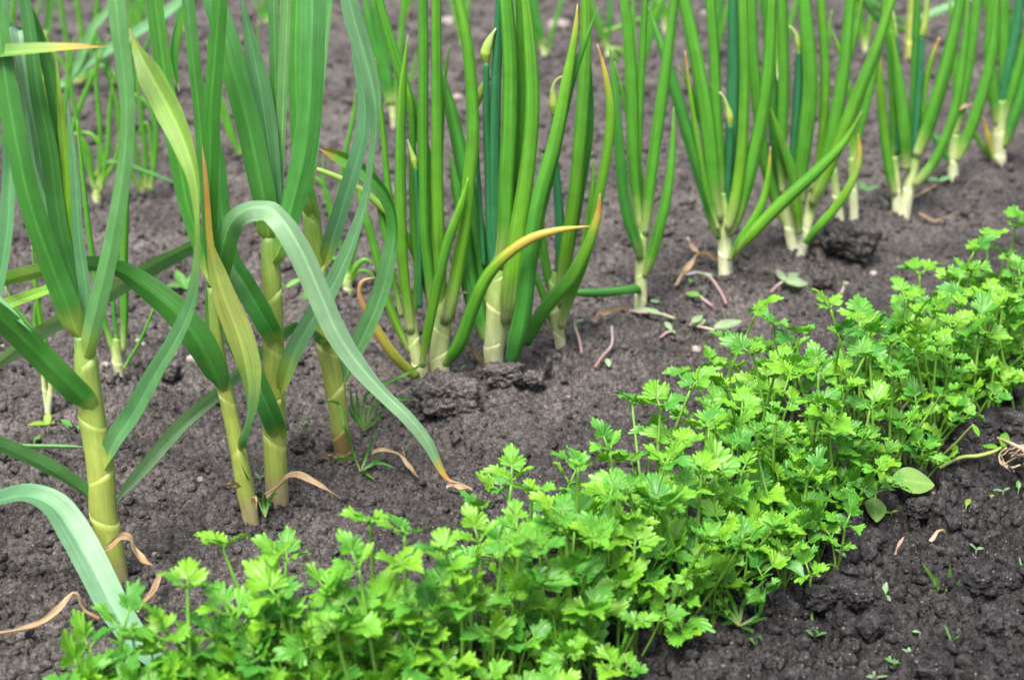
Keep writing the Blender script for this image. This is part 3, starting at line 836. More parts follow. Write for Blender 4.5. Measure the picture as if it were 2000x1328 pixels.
blade(g4, [(632, 525, -.002), (640, 500, -.008), (652, 460, -.012), (672, 395, -.014), (692, 330, -.014), (711, 255, -.01), (712, 190, -.006), (700, 110, 0), (692, 0, .01), (686, -120, .02)], [30, 36, 38, 36, 36, 36, 30, 28, 24, 16], S_GL, [40, 30, 20, 20, 25, 35, 45, 40, 40, 40], n=56)
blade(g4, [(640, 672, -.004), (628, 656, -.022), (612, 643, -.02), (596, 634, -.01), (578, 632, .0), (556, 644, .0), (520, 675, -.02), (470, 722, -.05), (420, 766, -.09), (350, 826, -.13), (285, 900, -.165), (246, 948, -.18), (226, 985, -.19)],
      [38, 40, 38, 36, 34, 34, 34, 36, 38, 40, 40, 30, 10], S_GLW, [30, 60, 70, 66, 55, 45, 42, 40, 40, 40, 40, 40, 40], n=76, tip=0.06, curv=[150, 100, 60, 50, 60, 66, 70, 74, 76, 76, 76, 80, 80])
blade(g4, [(612, 425, -.002), (606, 405, -.01), (597, 372, -.01), (586, 300, 0), (578, 180, .006), (578, 60, .01), (582, -60, .014)], [30, 34, 34, 32, 30, 30, 22], S_GD, 12, curv=[140, 60, 26, 24, 26, 26, 26])
blade(g4, [(604, 380, .002), (612, 330, .002), (622, 230, .006), (634, 100, .01), (645, 0, .012), (652, -90, .014)], [20, 24, 22, 22, 20, 14], S_GL, 30)
dry_strip([(684, 880, -.016), (668, 890, -.02), (645, 888, -.022), (620, 894, -.03)], [14, 12, 10, 5], g4, name='dry_sheath', n=24)

# ------------------------------------------------------------------ onion row
OG = 'bunching onion plants of the middle row'
S_OS = [(0, (0.60, 0.62, 0.42)), (0.2, (0.56, 0.60, 0.36)), (0.6, (0.42, 0.52, 0.20)), (1, (0.22, 0.40, 0.08))]
S_OSW = [(0, (0.66, 0.67, 0.54)), (0.3, (0.60, 0.64, 0.42)), (0.7, (0.44, 0.54, 0.22)), (1, (0.20, 0.38, 0.08))]

o1 = plant('onion_plant', 850, 742, 'dense onion clump at the soil block nearest the garlic, leaf arching right', 'onion plant', OG)
stem(o1, [(862, 745), (858, 700), (862, 650), (868, 600), (872, 560)], [37, 38, 37, 34, 22], [0.22, 0.42, 0.62, 0.82], S_OS, slant=0.006)
stem(o1, [(826, 738), (812, 690), (804, 640), (797, 590)], [30, 24, 24, 18], [0.35, 0.6], S_OS, slant=0.005, dy=0.006)
otube(o1, [(803, 650, .0), (789, 540, -.004), (784, 465, -.006), (782, 315, -.006), (786, 175, -.006), (797, 69, -.006)], [18, 22, 23, 22, 17, 2], S_OY)
otube(o1, [(800, 640, .01), (782, 465, .012), (761, 385, .012), (750, 280, .012), (740, 175, .01), (733, 112, .01)], [10, 14, 13, 12, 8, 1], S_OY)
otube(o1, [(855, 570, .02), (846, 420, .022), (838, 330, .024), (810, 228, .024), (775, 122, .024), (754, 52, .024), (740, 0, .024), (728, -60, .024), (716, -130, .024)], [14, 20, 22, 24, 22, 20, 18, 14, 1], S_O)
otube(o1, [(848, 640, .004), (838, 535, -.002), (829, 465, -.004), (826, 245, -.004), (827, 105, -.004), (826, 0, -.004), (828, -80, -.004), (832, -190, 0)], [14, 22, 22, 22, 20, 19, 16, 1], S_O)
otube(o1, [(864, 640, .002), (861, 560, -.004), (857, 465, -.010), (854, 350, -.012), (853, 210, -.012), (852, 0, -.012), (852, -90, -.01), (850, -200, 0)], [16, 24, 25, 24, 22, 19, 15, 1], S_OY)
otube(o1, [(868, 630, -.006), (880, 595, -.012), (897, 500, -.016), (906, 455, -.018), (916, 350, -.02), (923, 280, -.02), (921, 175, -.02), (910, 70, -.02), (895, 0, -.018), (880, -60, -.016), (862, -140, -.01)], [20, 27, 26, 25, 26, 26, 24, 23, 20, 15, 1], S_OY)
otube(o1, [(824, 716, -.012), (836, 645, -.02), (855, 552, -.026), (877, 465, -.03), (900, 402, -.03), (915, 347, -.03)], [14, 20, 21, 20, 16, 2], S_OY)
otube(o1, [(802, 690, .006), (785, 657, .004), (757, 587, .004), (736, 500, .006), (716, 430, .008), (700, 370, .01), (690, 300, .012)], [10, 16, 18, 17, 15, 10, 1], S_OY)
otube(o1, [(845, 640, .012), (840, 587, .014), (824, 535, .014), (796, 465, .012), (750, 409, .01), (694, 364, .01), (621, 332, .012), (590, 325, .012)], [12, 16, 16, 15, 14, 13, 10, 2], [(0, ON), (0.4, ONY), (0.8, YG), (1, YG)])
otube(o1, [(812, 735, -.01), (770, 695, -.02), (738, 648, -.024), (713, 605, -.026), (702, 572, -.026), (708, 550, -.026), (732, 542, -.026)], [20, 21, 19, 13, 9, 9, 2], [(0, (0.26, 0.34, 0.05)), (0.25, (0.30, 0.34, 0.05)), (0.5, YEL), (0.62, ORA), (1, DRY)])
otube(o1, [(803, 640, .008), (817, 535, .008), (810, 465, .01), (806, 330, .012), (802, 200, .014), (790, 150, .014)], [12, 17, 18, 16, 12, 1], S_O)
otube(o1, [(842, 600, .018), (852, 480, .02), (858, 300, .02), (868, 150, .022), (880, 86, .022)], [12, 16, 16, 10, 1], S_O)
otube(o1, [(870, 712, -.02), (886, 690, -.03), (901, 664, -.036), (922, 605, -.044), (950, 543, -.05), (985, 502, -.054), (1037, 466, -.056), (1090, 450, -.056), (1153, 442, -.054)], [14, 26, 28, 27, 25, 22, 19, 14, 2], S_YT, n=60)
otube(o1, [(784, 620, .014), (760, 500, .016), (738, 380, .018), (725, 300, .018), (752, 200, .02)], [10, 14, 13, 9, 1], S_O)
bud(o1, [(811, 330), (808, 312), (803, 296), (796, 273)], [8, 13, 8, 1], [(820, 600), (818, 460), (812, 326)], [10, 9, 8], dy=-.008)
dry_strip([(842, 735, -.02), (836, 712, -.022), (834, 690, -.02)], [8, 9, 3], o1, n=16)
dry_strip([(798, 737, -.004), (770, 730, 0), (735, 728, .002)], [6, 6, 3], o1, n=16)
dry_strip([(886, 630, -.004), (888, 600, -.004), (897, 578, -.004), (936, 562, -.004)], [7, 8, 10, 5], o1, n=20)

o2 = plant('onion_plant', 970, 718, 'thick stemmed onion with wide dark leaves and two curled green buds', 'onion plant', OG)
stem(o2, [(966, 722), (964, 690), (970, 640), (973, 580), (976, 530), (978, 500)], [36, 40, 44, 46, 42, 30], [0.12, 0.36, 0.62, 0.86], S_OS, slant=0.006)
otube(o2, [(962, 600, .01), (950, 560, .012), (936, 470, .014), (920, 390, .016), (900, 300, .018), (881, 215, .02), (866, 140, .02)], [26, 34, 34, 32, 30, 24, 2], S_OD)
otube(o2, [(952, 664, .004), (932, 610, .004), (914, 540, .006), (905, 440, .01), (890, 360, .012), (880, 300, .014)], [22, 36, 34, 26, 20, 2], S_OD)
otube(o2, [(978, 520, -.004), (985, 465, -.012), (989, 350, -.014), (995, 245, -.014), (996, 105, -.014), (988, 0, -.014), (982, -60, -.012), (974, -170, -.01)], [30, 31, 32, 33, 31, 27, 20, 1], S_O)
otube(o2, [(984, 560, .004), (1004, 420, .006), (1018, 250, .006), (1020, 105, .006), (1017, 0, .006), (1012, -140, .006)], [20, 28, 26, 24, 20, 1], S_O)
otube(o2, [(990, 628, -.010), (998, 580, -.02), (1006, 500, -.022), (1015, 430, -.022), (1032, 315, -.022), (1040, 210, -.022), (1036, 105, -.02), (1026, 0, -.018), (1018, -60, -.015), (1006, -150, -.01)], [26, 44, 40, 34, 30, 29, 26, 19, 14, 1], S_OY)
otube(o2, [(998, 708, -.018), (1010, 660, -.026), (1022, 605, -.03), (1035, 500, -.032), (1052, 390, -.032), (1083, 280, -.03), (1107, 157, -.028), (1124, 60, -.026), (1128, 9, -.025)], [22, 38, 36, 32, 30, 28, 22, 12, 2], [(0, OND), (0.3, OND), (0.6, ON), (0.9, ONY), (1, YEL)], n=60)
otube(o2, [(1020, 560, -.012), (1050, 440, -.016), (1082, 310, -.018), (1112, 175, -.018), (1140, 90, -.018), (1169, 14, -.018)], [18, 20, 20, 17, 11, 1], S_OD)
otube(o2, [(1030, 560, -.02), (1051, 470, -.02), (1058, 420, -.02), (1066, 369, -.02)], [14, 19, 15, 2], S_OY)
otube(o2, [(972, 540, .0), (968, 440, .0), (965, 330, 0), (968, 180, 0), (974, 40, 0), (978, -80, 0), (980, -160, 0)], [16, 24, 24, 22, 18, 12, 2], S_T, name='flower_stalk')
bud(o2, [(950, 125), (949, 105), (954, 86), (962, 68), (969, 56)], [12, 23, 19, 9, 3], [(962, 520), (957, 460), (953, 315), (950, 245), (950, 122)], [15, 16, 15, 14, 13], dy=-.004)
bud(o2, [(931, 208), (936, 186), (946, 166), (958, 153), (968, 153), (974, 174)], [10, 17, 13, 6, 5, 2], [(945, 520), (938, 400), (932, 300), (931, 205)], [9, 9, 8, 8], dy=.004)
dry_strip([(957, 726, -.012), (938, 700, -.02), (917, 672, -.03)], [12, 13, 10], o2, n=18)

o3 = plant('onion_plant', 1092, 667, 'onion with orange tipped leaf and drooped left leaf, right of thick stemmed onion', 'onion plant', OG)
stem(o3, [(1094, 668), (1090, 640), (1086, 605), (1085, 560), (1090, 530)], [22, 23, 27, 28, 22], [0.3, 0.6, 0.85], S_OS, slant=0.005)
otube(o3, [(1024, 670, -.03), (1044, 635, -.03), (1066, 600, -.032), (1112, 546, -.034), (1130, 516, -.034), (1152, 470, -.032), (1168, 420, -.03), (1172, 378, -.03)], [24, 28, 27, 27, 25, 22, 15, 2], [(0, OND), (0.4, ON), (0.75, ONY), (0.86, YEL), (0.93, ORA), (1, DRY)])
otube(o3, [(1096, 640, -.01), (1112, 580, -.016), (1131, 530, -.018), (1154, 460, -.018), (1166, 400, -.018), (1188, 280, -.018), (1192, 210, -.018), (1181, 140, -.018), (1167, 87, -.018)], [14, 23, 25, 23, 21, 19, 17, 10, 2], S_OT, n=56)
otube(o3, [(1090, 600, -.002), (1100, 530, -.006), (1110, 460, -.008), (1120, 400, -.008), (1135, 245, -.008), (1143, 105, -.006), (1143, 0, -.004), (1138, -120, 0)], [20, 27, 28, 27, 26, 24, 20, 2], S_OY)
otube(o3, [(1084, 600, .008), (1070, 540, .01), (1060, 480, .012), (1050, 400, .012), (1060, 300, .014)], [12, 18, 18, 12, 2], S_O)
otube(o3, [(1080, 640, .004), (1066, 590, .004), (1050, 548, .006), (1030, 500, .01)], [12, 15, 14, 4], S_O)
otube(o3, [(1110, 580, -.004), (1140, 480, -.004), (1154, 400, -.004), (1160, 311, -.004)], [10, 14, 13, 2], S_OY)
bud(o3, [(1083, 226), (1081, 206), (1080, 188), (1081, 168), (1090, 154), (1104, 148)], [13, 19, 13, 7, 5, 3], [(1092, 560), (1094, 460), (1090, 385), (1083, 300), (1083, 224)], [18, 20, 18, 15, 12], dy=-.002)
otube(o3, [(1096, 580, .01), (1125, 420, .012), (1150, 250, .012), (1148, 120, .012), (1140, 20, .012)], [12, 20, 20, 14, 2], S_OD)
dry_strip([(1082, 660, .0), (1060, 640, .004), (1035, 612, .008)], [6, 6, 4], o3, n=16)

o4 = plant('onion_plant', 1252, 597, 'slender single-stem onion with one tube leaf lying flat to the left', 'onion plant', OG)
stem(o4, [(1251, 598), (1252, 570), (1252, 520), (1255, 460), (1258, 430)], [26, 24, 24, 22, 16], [0.28, 0.5, 0.86], S_OS, slant=0.004)
otube(o4, [(1258, 540, -.004), (1268, 515, -.008), (1285, 455, -.01), (1303, 380, -.01), (1313, 300, -.008), (1316, 210, -.006)], [14, 21, 23, 20, 14, 2], S_O)
otube(o4, [(1250, 505, -.006), (1245, 480, -.01), (1230, 435, -.012), (1219, 385, -.012), (1209, 280, -.012), (1201, 175, -.01), (1190, 90, -.008)], [14, 22, 25, 23, 20, 15, 2], S_OD)
otube(o4, [(1258, 460, -.002), (1264, 410, -.004), (1272, 340, -.004), (1290, 210, -.004), (1305, 100, -.002), (1318, 0, 0), (1330, -120, 0)], [16, 21, 23, 23, 21, 17, 2], S_O)
otube(o4, [(1252, 450, .004), (1242, 380, .006), (1237, 320, .006), (1234, 210, .006), (1227, 70, .006), (1219, 0, .006), (1208, -110, .006)], [14, 22, 24, 25, 22, 18, 2], S_O)
otube(o4, [(1250, 440, .01), (1246, 300, .01), (1252, 150, .01), (1260, 0, .01), (1266, -90, .01)], [10, 16, 16, 13, 2], S_O)
otube(o4, [(1250, 572, -.004), (1242, 565, -.02), (1220, 567, -.03), (1180, 571, -.036), (1140, 572, -.04), (1085, 569, -.04)], [10, 18, 17, 18, 17, 2], S_OD)
otube(o4, [(1262, 470, .014), (1248, 330, .016), (1220, 200, .018), (1200, 120, .018)], [9, 13, 10, 2], S_O)

o5 = plant('onion_plant', 1416, 537, 'onion with narrow white neck, small curled bud and low leaf reaching right', 'onion plant', OG)
stem(o5, [(1417, 540), (1416, 500), (1415, 450), (1413, 400), (1412, 375)], [28, 28, 28, 26, 20], [0.4, 0.75], S_OSW, slant=0.004)
otube(o5, [(1404, 465, -.004), (1395, 440, -.006), (1370, 350, -.008), (1338, 245, -.008), (1312, 154, -.006), (1288, 80, -.004), (1264, 10, 0)], [12, 22, 26, 25, 21, 14, 2], S_OD)
otube(o5, [(1406, 430, -.008), (1394, 360, -.012), (1378, 220, -.012), (1358, 105, -.012), (1335, 0, -.01), (1318, -70, -.01), (1295, -150, -.006)], [16, 26, 29, 28, 24, 17, 2], S_O)
otube(o5, [(1409, 400, .0), (1406, 330, 0), (1400, 230, 0), (1395, 105, 0), (1387, 0, 0), (1376, -120, 0)], [14, 22, 23, 22, 19, 2], S_O)
otube(o5, [(1418, 400, .004), (1428, 280, .006), (1433, 105, .006), (1434, 0, .006), (1434, -130, .006)], [18, 25, 26, 24, 6], S_T, name='flower_stalk')
bud(o5, [(1426, 246), (1425, 228), (1420, 208), (1413, 190), (1405, 180)], [11, 15, 9, 6, 3], [(1420, 430), (1422, 360), (1425, 300), (1426, 244)], [14, 17, 15, 12], dy=-.014)
otube(o5, [(1421, 450, -.012), (1432, 410, -.016), (1447, 315, -.016), (1454, 175, -.016), (1450, 0, -.016), (1446, -120, -.014)], [14, 22, 23, 21, 17, 2], S_OY)
otube(o5, [(1424, 460, -.004), (1440, 420, -.008), (1460, 350, -.01), (1485, 245, -.01), (1500, 140, -.01), (1507, 0, -.01), (1510, -110, -.008)], [16, 27, 29, 28, 26, 21, 2], S_O)
otube(o5, [(1404, 450, -.012), (1384, 390, -.014), (1366, 297, -.014), (1352, 210, -.014), (1338, 100, -.012)], [8, 13, 13, 10, 2], S_OT)
otube(o5, [(1424, 508, -.014), (1445, 470, -.022), (1468, 435, -.026), (1487, 400, -.028), (1500, 345, -.028), (1505, 287, -.028)], [10, 17, 17, 16, 11, 2], S_OT)
otube(o5, [(1430, 500, -.012), (1462, 464, -.028), (1527, 397, -.036), (1597, 333, -.042), (1650, 276, -.046), (1684, 217, -.05)], [14, 24, 25, 23, 15, 2], S_OY)
otube(o5, [(1410, 420, .012), (1380, 280, .014), (1350, 180, .014), (1325, 130, .014)], [8, 12, 10, 2], S_O)

o6 = plant('onion_plant', 1557, 492, 'twin-necked white based onion beside the big round soil ball', 'onion plant', OG)
stem(o6, [(1550, 493), (1543, 450), (1534, 400), (1528, 360)], [24, 23, 22, 17], [0.5, 0.8], S_OSW, slant=0.004)
stem(o6, [(1563, 493), (1572, 450), (1586, 395), (1598, 345)], [25, 26, 26, 20], [0.45, 0.75], S_OSW, slant=0.004)
otube(o6, [(1541, 450, .0), (1524, 415, .0), (1497, 330, 0), (1474, 150, 0), (1468, 0, 0), (1464, -110, 0)], [14, 21, 23, 22, 19, 2], S_O)
otube(o6, [(1536, 400, .006), (1518, 320, .008), (1508, 180, .008), (1496, 0, .008), (1486, -110, .008)], [14, 22, 23, 20, 2], S_OD)
otube(o6, [(1530, 380, -.004), (1526, 300, -.006), (1531, 175, -.006), (1528, 0, -.006), (1524, -100, -.004)], [15, 22, 23, 20, 2], S_O)
otube(o6, [(1562, 455, -.012), (1557, 410, -.018), (1546, 335, -.02), (1524, 270, -.02), (1503, 206, -.02)], [12, 21, 22, 17, 2], S_OY)
bud(o6, [(1561, 102), (1560, 86), (1554, 68), (1546, 56), (1538, 51)], [11, 14, 9, 6, 3], [(1556, 390), (1553, 297), (1559, 175), (1561, 100)], [17, 21, 19, 13], dy=-.006)
otube(o6, [(1562, 400, -.01), (1563, 345, -.014), (1572, 270, -.016), (1582, 170, -.016), (1576, 60, -.016), (1568, -30, -.014), (1560, -130, -.01)], [18, 28, 31, 31, 28, 22, 2], S_O)
otube(o6, [(1588, 380, .006), (1604, 280, .008), (1612, 170, .008), (1604, 0, .008), (1598, -110, .008)], [12, 17, 19, 17, 2], S_OY)
otube(o6, [(1590, 375, -.004), (1604, 340, -.008), (1624, 270, -.01), (1647, 140, -.01), (1661, 0, -.008), (1670, -100, -.006)], [18, 25, 26, 25, 20, 2], S_O)
otube(o6, [(1586, 400, -.01), (1602, 365, -.018), (1645, 262, -.024), (1680, 175, -.026), (1714, 87, -.026), (1742, 0, -.024), (1768, -80, -.02)], [16, 25, 27, 26, 22, 16, 2], S_OY)
otube(o6, [(1574, 474, -.016), (1596, 446, -.024), (1630, 408, -.028), (1656, 370, -.03), (1675, 325, -.03), (1679, 290, -.03), (1676, 262, -.03)], [12, 17, 18, 17, 16, 11, 2], [(0, ON), (0.5, ONY), (0.75, YG), (0.9, YEL), (1, ORA)])

o7 = plant('onion_plant', 1650, 426, 'small pair of pale thin onion shoots behind the round soil ball', 'onion plant', OG)
stem(o7, [(1640, 428), (1634, 385), (1628, 332)], [17, 16, 14], [0.6], S_OSW, slant=0.003)
stem(o7, [(1668, 424), (1667, 380), (1663, 308)], [18, 17, 13], [0.6], S_OSW, slant=0.003)
otube(o7, [(1630, 345), (1622, 270), (1640, 170), (1672, 60), (1690, -40)], [12, 16, 17, 14, 2], S_O)
otube(o7, [(1630, 345), (1605, 230), (1612, 120), (1625, 20)], [10, 14, 13, 2], S_O)
otube(o7, [(1664, 320), (1690, 210), (1718, 80), (1736, -40)], [12, 17, 16, 3], S_O)
otube(o7, [(1664, 320), (1662, 200), (1640, 100), (1618, 48)], [10, 12, 9, 2], S_OY)

o8 = plant('onion_plant', 1757, 412, 'twin-stemmed onion with brown tipped upright leaves, right of pale shoots', 'onion plant', OG)
stem(o8, [(1752, 412), (1750, 365), (1746, 305)], [19, 18, 16], [0.55], S_OSW, slant=0.003)
stem(o8, [(1768, 410), (1777, 360), (1790, 300)], [23, 23, 20], [0.5], S_OSW, slant=0.003)
otube(o8, [(1748, 380, -.004), (1738, 340, -.006), (1728, 270, -.006), (1720, 175, -.006), (1716, 80, -.005)], [13, 20, 20, 18, 2], S_OT)
otube(o8, [(1770, 330, -.006), (1767, 270, -.01), (1757, 175, -.01), (1742, 60, -.008)], [18, 25, 23, 4], S_O)
otube(o8, [(1747, 330, .004), (1748, 240, .004), (1742, 105, .004), (1730, 0, .004), (1722, -90, .004)], [15, 22, 21, 19, 2], S_O)
bud(o8, [(1801, 72), (1804, 58), (1807, 45), (1811, 0), (1813, -30)], [13, 14, 12, 11, 3], [(1783, 310), (1792, 210), (1801, 70)], [13, 16, 12], dy=-.004)
otube(o8, [(1790, 305, -.004), (1808, 260, -.006), (1828, 200, -.008), (1854, 105, -.008), (1876, 0, -.006), (1892, -90, -.006)], [18, 27, 28, 26, 21, 2], S_O)
otube(o8, [(1800, 300, .004), (1806, 180, .004), (1818, 122, .002), (1835, 74, 0)], [9, 11, 11, 3], S_OT)
otube(o8, [(1786, 365, -.012), (1800, 348, -.016), (1826, 314, -.018), (1858, 240, -.02), (1875, 157, -.02), (1888, 40, -.018), (1890, -40, -.018)], [12, 19, 20, 19, 17, 12, 2], S_O)
otube(o8, [(1776, 330, .006), (1785, 200, .006), (1790, 60, .006), (1792, -60, .006)], [13, 18, 18, 8], S_OD)
bud(o8, [(1748, 72), (1745, 52), (1744, 34), (1744, 20)], [12, 14, 10, 2], [(1752, 300), (1752, 180), (1748, 70)], [12, 14, 12], dy=.008)

o9 = plant('onion_plant', 1861, 348, 'single pale onion stem with dry curled tip between two onions at right', 'onion plant', OG)
stem(o9, [(1861, 350), (1862, 310), (1866, 262)], [20, 21, 18], [0.55], S_OSW, slant=0.003)
otube(o9, [(1868, 315, -.004), (1880, 290, -.006), (1916, 192, -.008), (1940, 87, -.008), (1948, -30, -.006)], [14, 21, 23, 21, 4], S_O)
otube(o9, [(1864, 265, 0), (1874, 220, 0), (1892, 130, 0), (1908, 0, 0), (1914, -80, 0)], [14, 20, 20, 17, 2], S_O)
otube(o9, [(1856, 320, -.002), (1840, 290, -.004), (1822, 262, -.004), (1810, 200, -.002)], [10, 13, 11, 2], S_OD)
otube(o9, [(1864, 280, .004), (1868, 180, .004), (1862, 80, .004), (1855, 0, .004)], [12, 16, 14, 4], S_O)
dry_strip([(1863, 228, -.008), (1876, 212, -.008), (1892, 205, -.008), (1903, 208, -.008)], [4, 8, 7, 2], o9, n=16)

o10 = plant('onion_plant', 1952, 318, 'farthest onion of row by right picture edge with yellow tipped lower leaf', 'onion plant', OG)
stem(o10, [(1951, 320), (1951, 270), (1954, 195)], [27, 29, 24], [0.3, 0.6], S_OSW, slant=0.003)
otube(o10, [(1940, 312, -.008), (1930, 270, -.01), (1919, 225, -.01)], [9, 12, 2], [(0, YG), (0.6, YEL), (1, ORA)])
otube(o10, [(1940, 312, 0), (1922, 290, 0), (1902, 258, 0), (1890, 215, 0)], [8, 12, 10, 2], S_OY)
otube(o10, [(1960, 288, -.006), (1976, 245, -.01), (1998, 180, -.01), (2020, 90, -.01), (2035, 0, -.008), (2045, -80, -.006)], [14, 22, 24, 22, 18, 2], S_OD)
otube(o10, [(1956, 200, .002), (1968, 140, .002), (1984, 60, .002), (1994, -20, .002), (2000, -90, .002)], [16, 20, 21, 18, 3], S_T, name='flower_stalk')
otube(o10, [(1948, 245, -.004), (1940, 190, -.006), (1933, 105, -.006), (1937, 0, -.006), (1942, -90, -.005)], [14, 22, 23, 20, 2], S_O)
otube(o10, [(1956, 215, .006), (1960, 100, .008), (1962, 0, .008), (1966, -80, .008)], [14, 20, 20, 3], S_O)
otube(o10, [(1958, 240, -.004), (1985, 150, -.004), (2012, 40, -.004), (2030, -60, -.004)], [12, 20, 19, 3], S_O)
# ------------------------------------------------------------------ younger plants behind the front row
BG = 'young onions in the rear rows'
def young(px, py, label, leaves, stems=None, group=BG, S=S_O):
    o = plant('young_onion', px, py, label, 'onion plant', group)
    for sp, sw in (stems or []):
        stem(o, sp, sw, [0.6], S_OSW, slant=0.002)
    for L in leaves:
        otube(o, L[0], L[1], L[2] if len(L) > 2 else S, n=30)
    return o

def pt(*a): return list(a)
young(233, 735, 'young onion with white ribbed neck seen right of the thick garlic stem', [
    (pt((241, 690), (243, 600), (241, 535), (244, 430), (246, 330), (248, 230)), [10, 17, 17, 16, 13, 2]),
    (pt((226, 700), (215, 665), (203, 626), (185, 530), (171, 430), (160, 330), (150, 235)), [8, 12, 12, 12, 11, 9, 2]),
    (pt((228, 668), (222, 600), (215, 520)), [8, 9, 3], S_OD),
    (pt((240, 722), (255, 698), (274, 665), (290, 628), (304, 594)), [5, 7, 7, 6, 2])],
    [(pt((234, 736), (229, 705), (228, 660)), [16, 22, 15])])
young(94, 792, 'young onion with two pale shoots behind the leftmost garlic leaf', [
    (pt((98, 745), (92, 690), (78, 620), (70, 560), (62, 480)), [10, 12, 11, 9, 2], S_OY),
    (pt((88, 745), (84, 690), (66, 650), (30, 600), (10, 560)), [7, 9, 9, 8, 2]),
    (pt((90, 740), (72, 660), (70, 600), (88, 560), (110, 545)), [7, 9, 9, 8, 2], S_OY),
    (pt((90, 700), (84, 640), (76, 590), (60, 540)), [6, 7, 6, 2])],
    [(pt((96, 792), (100, 750), (98, 720)), [12, 11, 9]), (pt((91, 790), (86, 750), (84, 710)), [10, 10, 8])])
young(-20, 880, 'onion shoot beyond left picture edge with one thin leaf lying along soil', [
    (pt((-20, 874), (20, 871), (80, 871), (130, 872), (165, 873)), [8, 9, 9, 9, 3], S_G)], None)
young(679, 568, 'low onion seedling with short spreading leaves left of the dense clump', [
    (pt((676, 545), (668, 520), (652, 505), (640, 500)), [10, 11, 8, 2], S_OY),
    (pt((682, 545), (694, 522), (712, 508), (730, 515)), [12, 13, 10, 2], S_OY),
    (pt((680, 540), (684, 510), (694, 480), (700, 440)), [12, 13, 11, 2]),
    (pt((676, 540), (672, 500), (660, 460), (655, 400)), [8, 9, 8, 2]),
    (pt((684, 552), (700, 530), (716, 530), (735, 545)), [7, 8, 7, 2], S_OY),
    (pt((684, 562), (705, 590), (690, 640), (678, 640)), [6, 7, 6, 2], S_G)],
    [(pt((679, 569), (678, 550), (679, 535)), [17, 19, 14])])
young(288, 383, 'green onion clump far left with one leaf hooked over', [
    (pt((293, 372), (301, 320), (304, 250), (290, 208), (266, 188), (235, 182)), [9, 11, 11, 10, 9, 2]),
    (pt((284, 372), (270, 320), (258, 260), (245, 200)), [8, 10, 9, 2]),
    (pt((296, 375), (298, 300), (285, 240), (262, 275)), [7, 9, 8, 2], S_OY),
    (pt((286, 372), (282, 280), (270, 180), (262, 90)), [9, 11, 10, 2]),
    (pt((280, 378), (262, 350), (240, 310), (210, 280)), [7, 9, 8, 2], S_OY),
    (pt((290, 372), (300, 330), (290, 300)), [7, 8, 2], S_OY)], None)
young(190, 396, 'onion tuft far left sending one pale leaf low to the right', [
    (pt((187, 375), (178, 330), (170, 290), (150, 262), (130, 275)), [9, 11, 11, 9, 2]),
    (pt((196, 375), (204, 330), (196, 285), (176, 262), (152, 258)), [9, 11, 11, 9, 2], S_OY),
    (pt((186, 345), (200, 322), (228, 318), (290, 338), (353, 362)), [7, 10, 10, 8, 2], S_G),
    (pt((194, 370), (210, 300), (214, 220), (222, 140)), [8, 10, 9, 2]),
    (pt((184, 370), (160, 280), (140, 180), (128, 100)), [8, 10, 9, 2]),
    (pt((192, 370), (196, 260), (188, 160), (190, 80)), [8, 10, 9, 2]),
    (pt((190, 372), (230, 300), (232, 230), (212, 140)), [7, 9, 8, 2], S_OY)],
    [(pt((190, 397), (189, 385), (190, 370)), [16, 18, 14])])
young(768, 240, 'dark leaved onion with white neck far behind the dense clump', [
    (pt((765, 205), (756, 150), (744, 80), (732, 0), (724, -60)), [18, 22, 20, 18, 3], S_OD),
    (pt((760, 205), (740, 120), (720, 40), (710, -40)), [14, 20, 18, 3], S_OD),
    (pt((770, 205), (780, 120), (788, 20), (795, -60)), [10, 13, 12, 3]),
    (pt((772, 210), (800, 160), (815, 100)), [7, 9, 2])],
    [(pt((769, 241), (767, 215), (764, 195)), [12, 16, 13])])
young(1064, 114, 'single onion with white neck far behind the leaning dark leaves', [
    (pt((1062, 90), (1050, 50), (1042, 0), (1036, -60)), [14, 18, 17, 3], S_OD),
    (pt((1058, 95), (1040, 60), (1028, 20)), [8, 10, 2]),
    (pt((1070, 108), (1080, 60), (1095, 10), (1100, -30)), [6, 9, 8, 2])],
    [(pt((1064, 116), (1061, 95), (1060, 80)), [11, 13, 11])])
young(1188, 115, 'pale necked rear onion with a leaf bent right, behind slender onion', [
    (pt((1185, 95), (1170, 50), (1150, 0), (1138, -50)), [12, 18, 16, 3]),
    (pt((1186, 90), (1190, 40), (1192, -40)), [8, 12, 3], S_OD),
    (pt((1190, 95), (1210, 98), (1226, 118), (1240, 150)), [6, 9, 8, 2], S_OY),
    (pt((1190, 100), (1212, 125), (1228, 160)), [6, 8, 2], S_OY),
    (pt((1180, 62), (1205, 55), (1240, 42), (1275, 30)), [8, 9, 8, 2], S_OY)],
    [(pt((1189, 116), (1187, 100), (1185, 85)), [11, 12, 10])])
young(1298, 58, 'rear onion with a hooked leaf near top edge, above two front onions', [
    (pt((1296, 40), (1294, 15), (1280, 5), (1268, 18)), [12, 14, 13, 4]),
    (pt((1300, 42), (1312, 0), (1320, -60)), [8, 10, 2]),
    (pt((1296, 42), (1288, -10), (1285, -60)), [8, 10, 2])],
    [(pt((1298, 59), (1298, 48), (1297, 38)), [10, 11, 9])])
young(522, 62, 'rear onion at top edge seen between the upright garlic blades', [
    (pt((520, 45), (515, 0), (512, -50)), [9, 11, 2]), (pt((524, 45), (530, 0), (534, -60)), [9, 11, 2]), (pt((522, 48), (505, 20), (492, -10)), [6, 8, 2])], None)
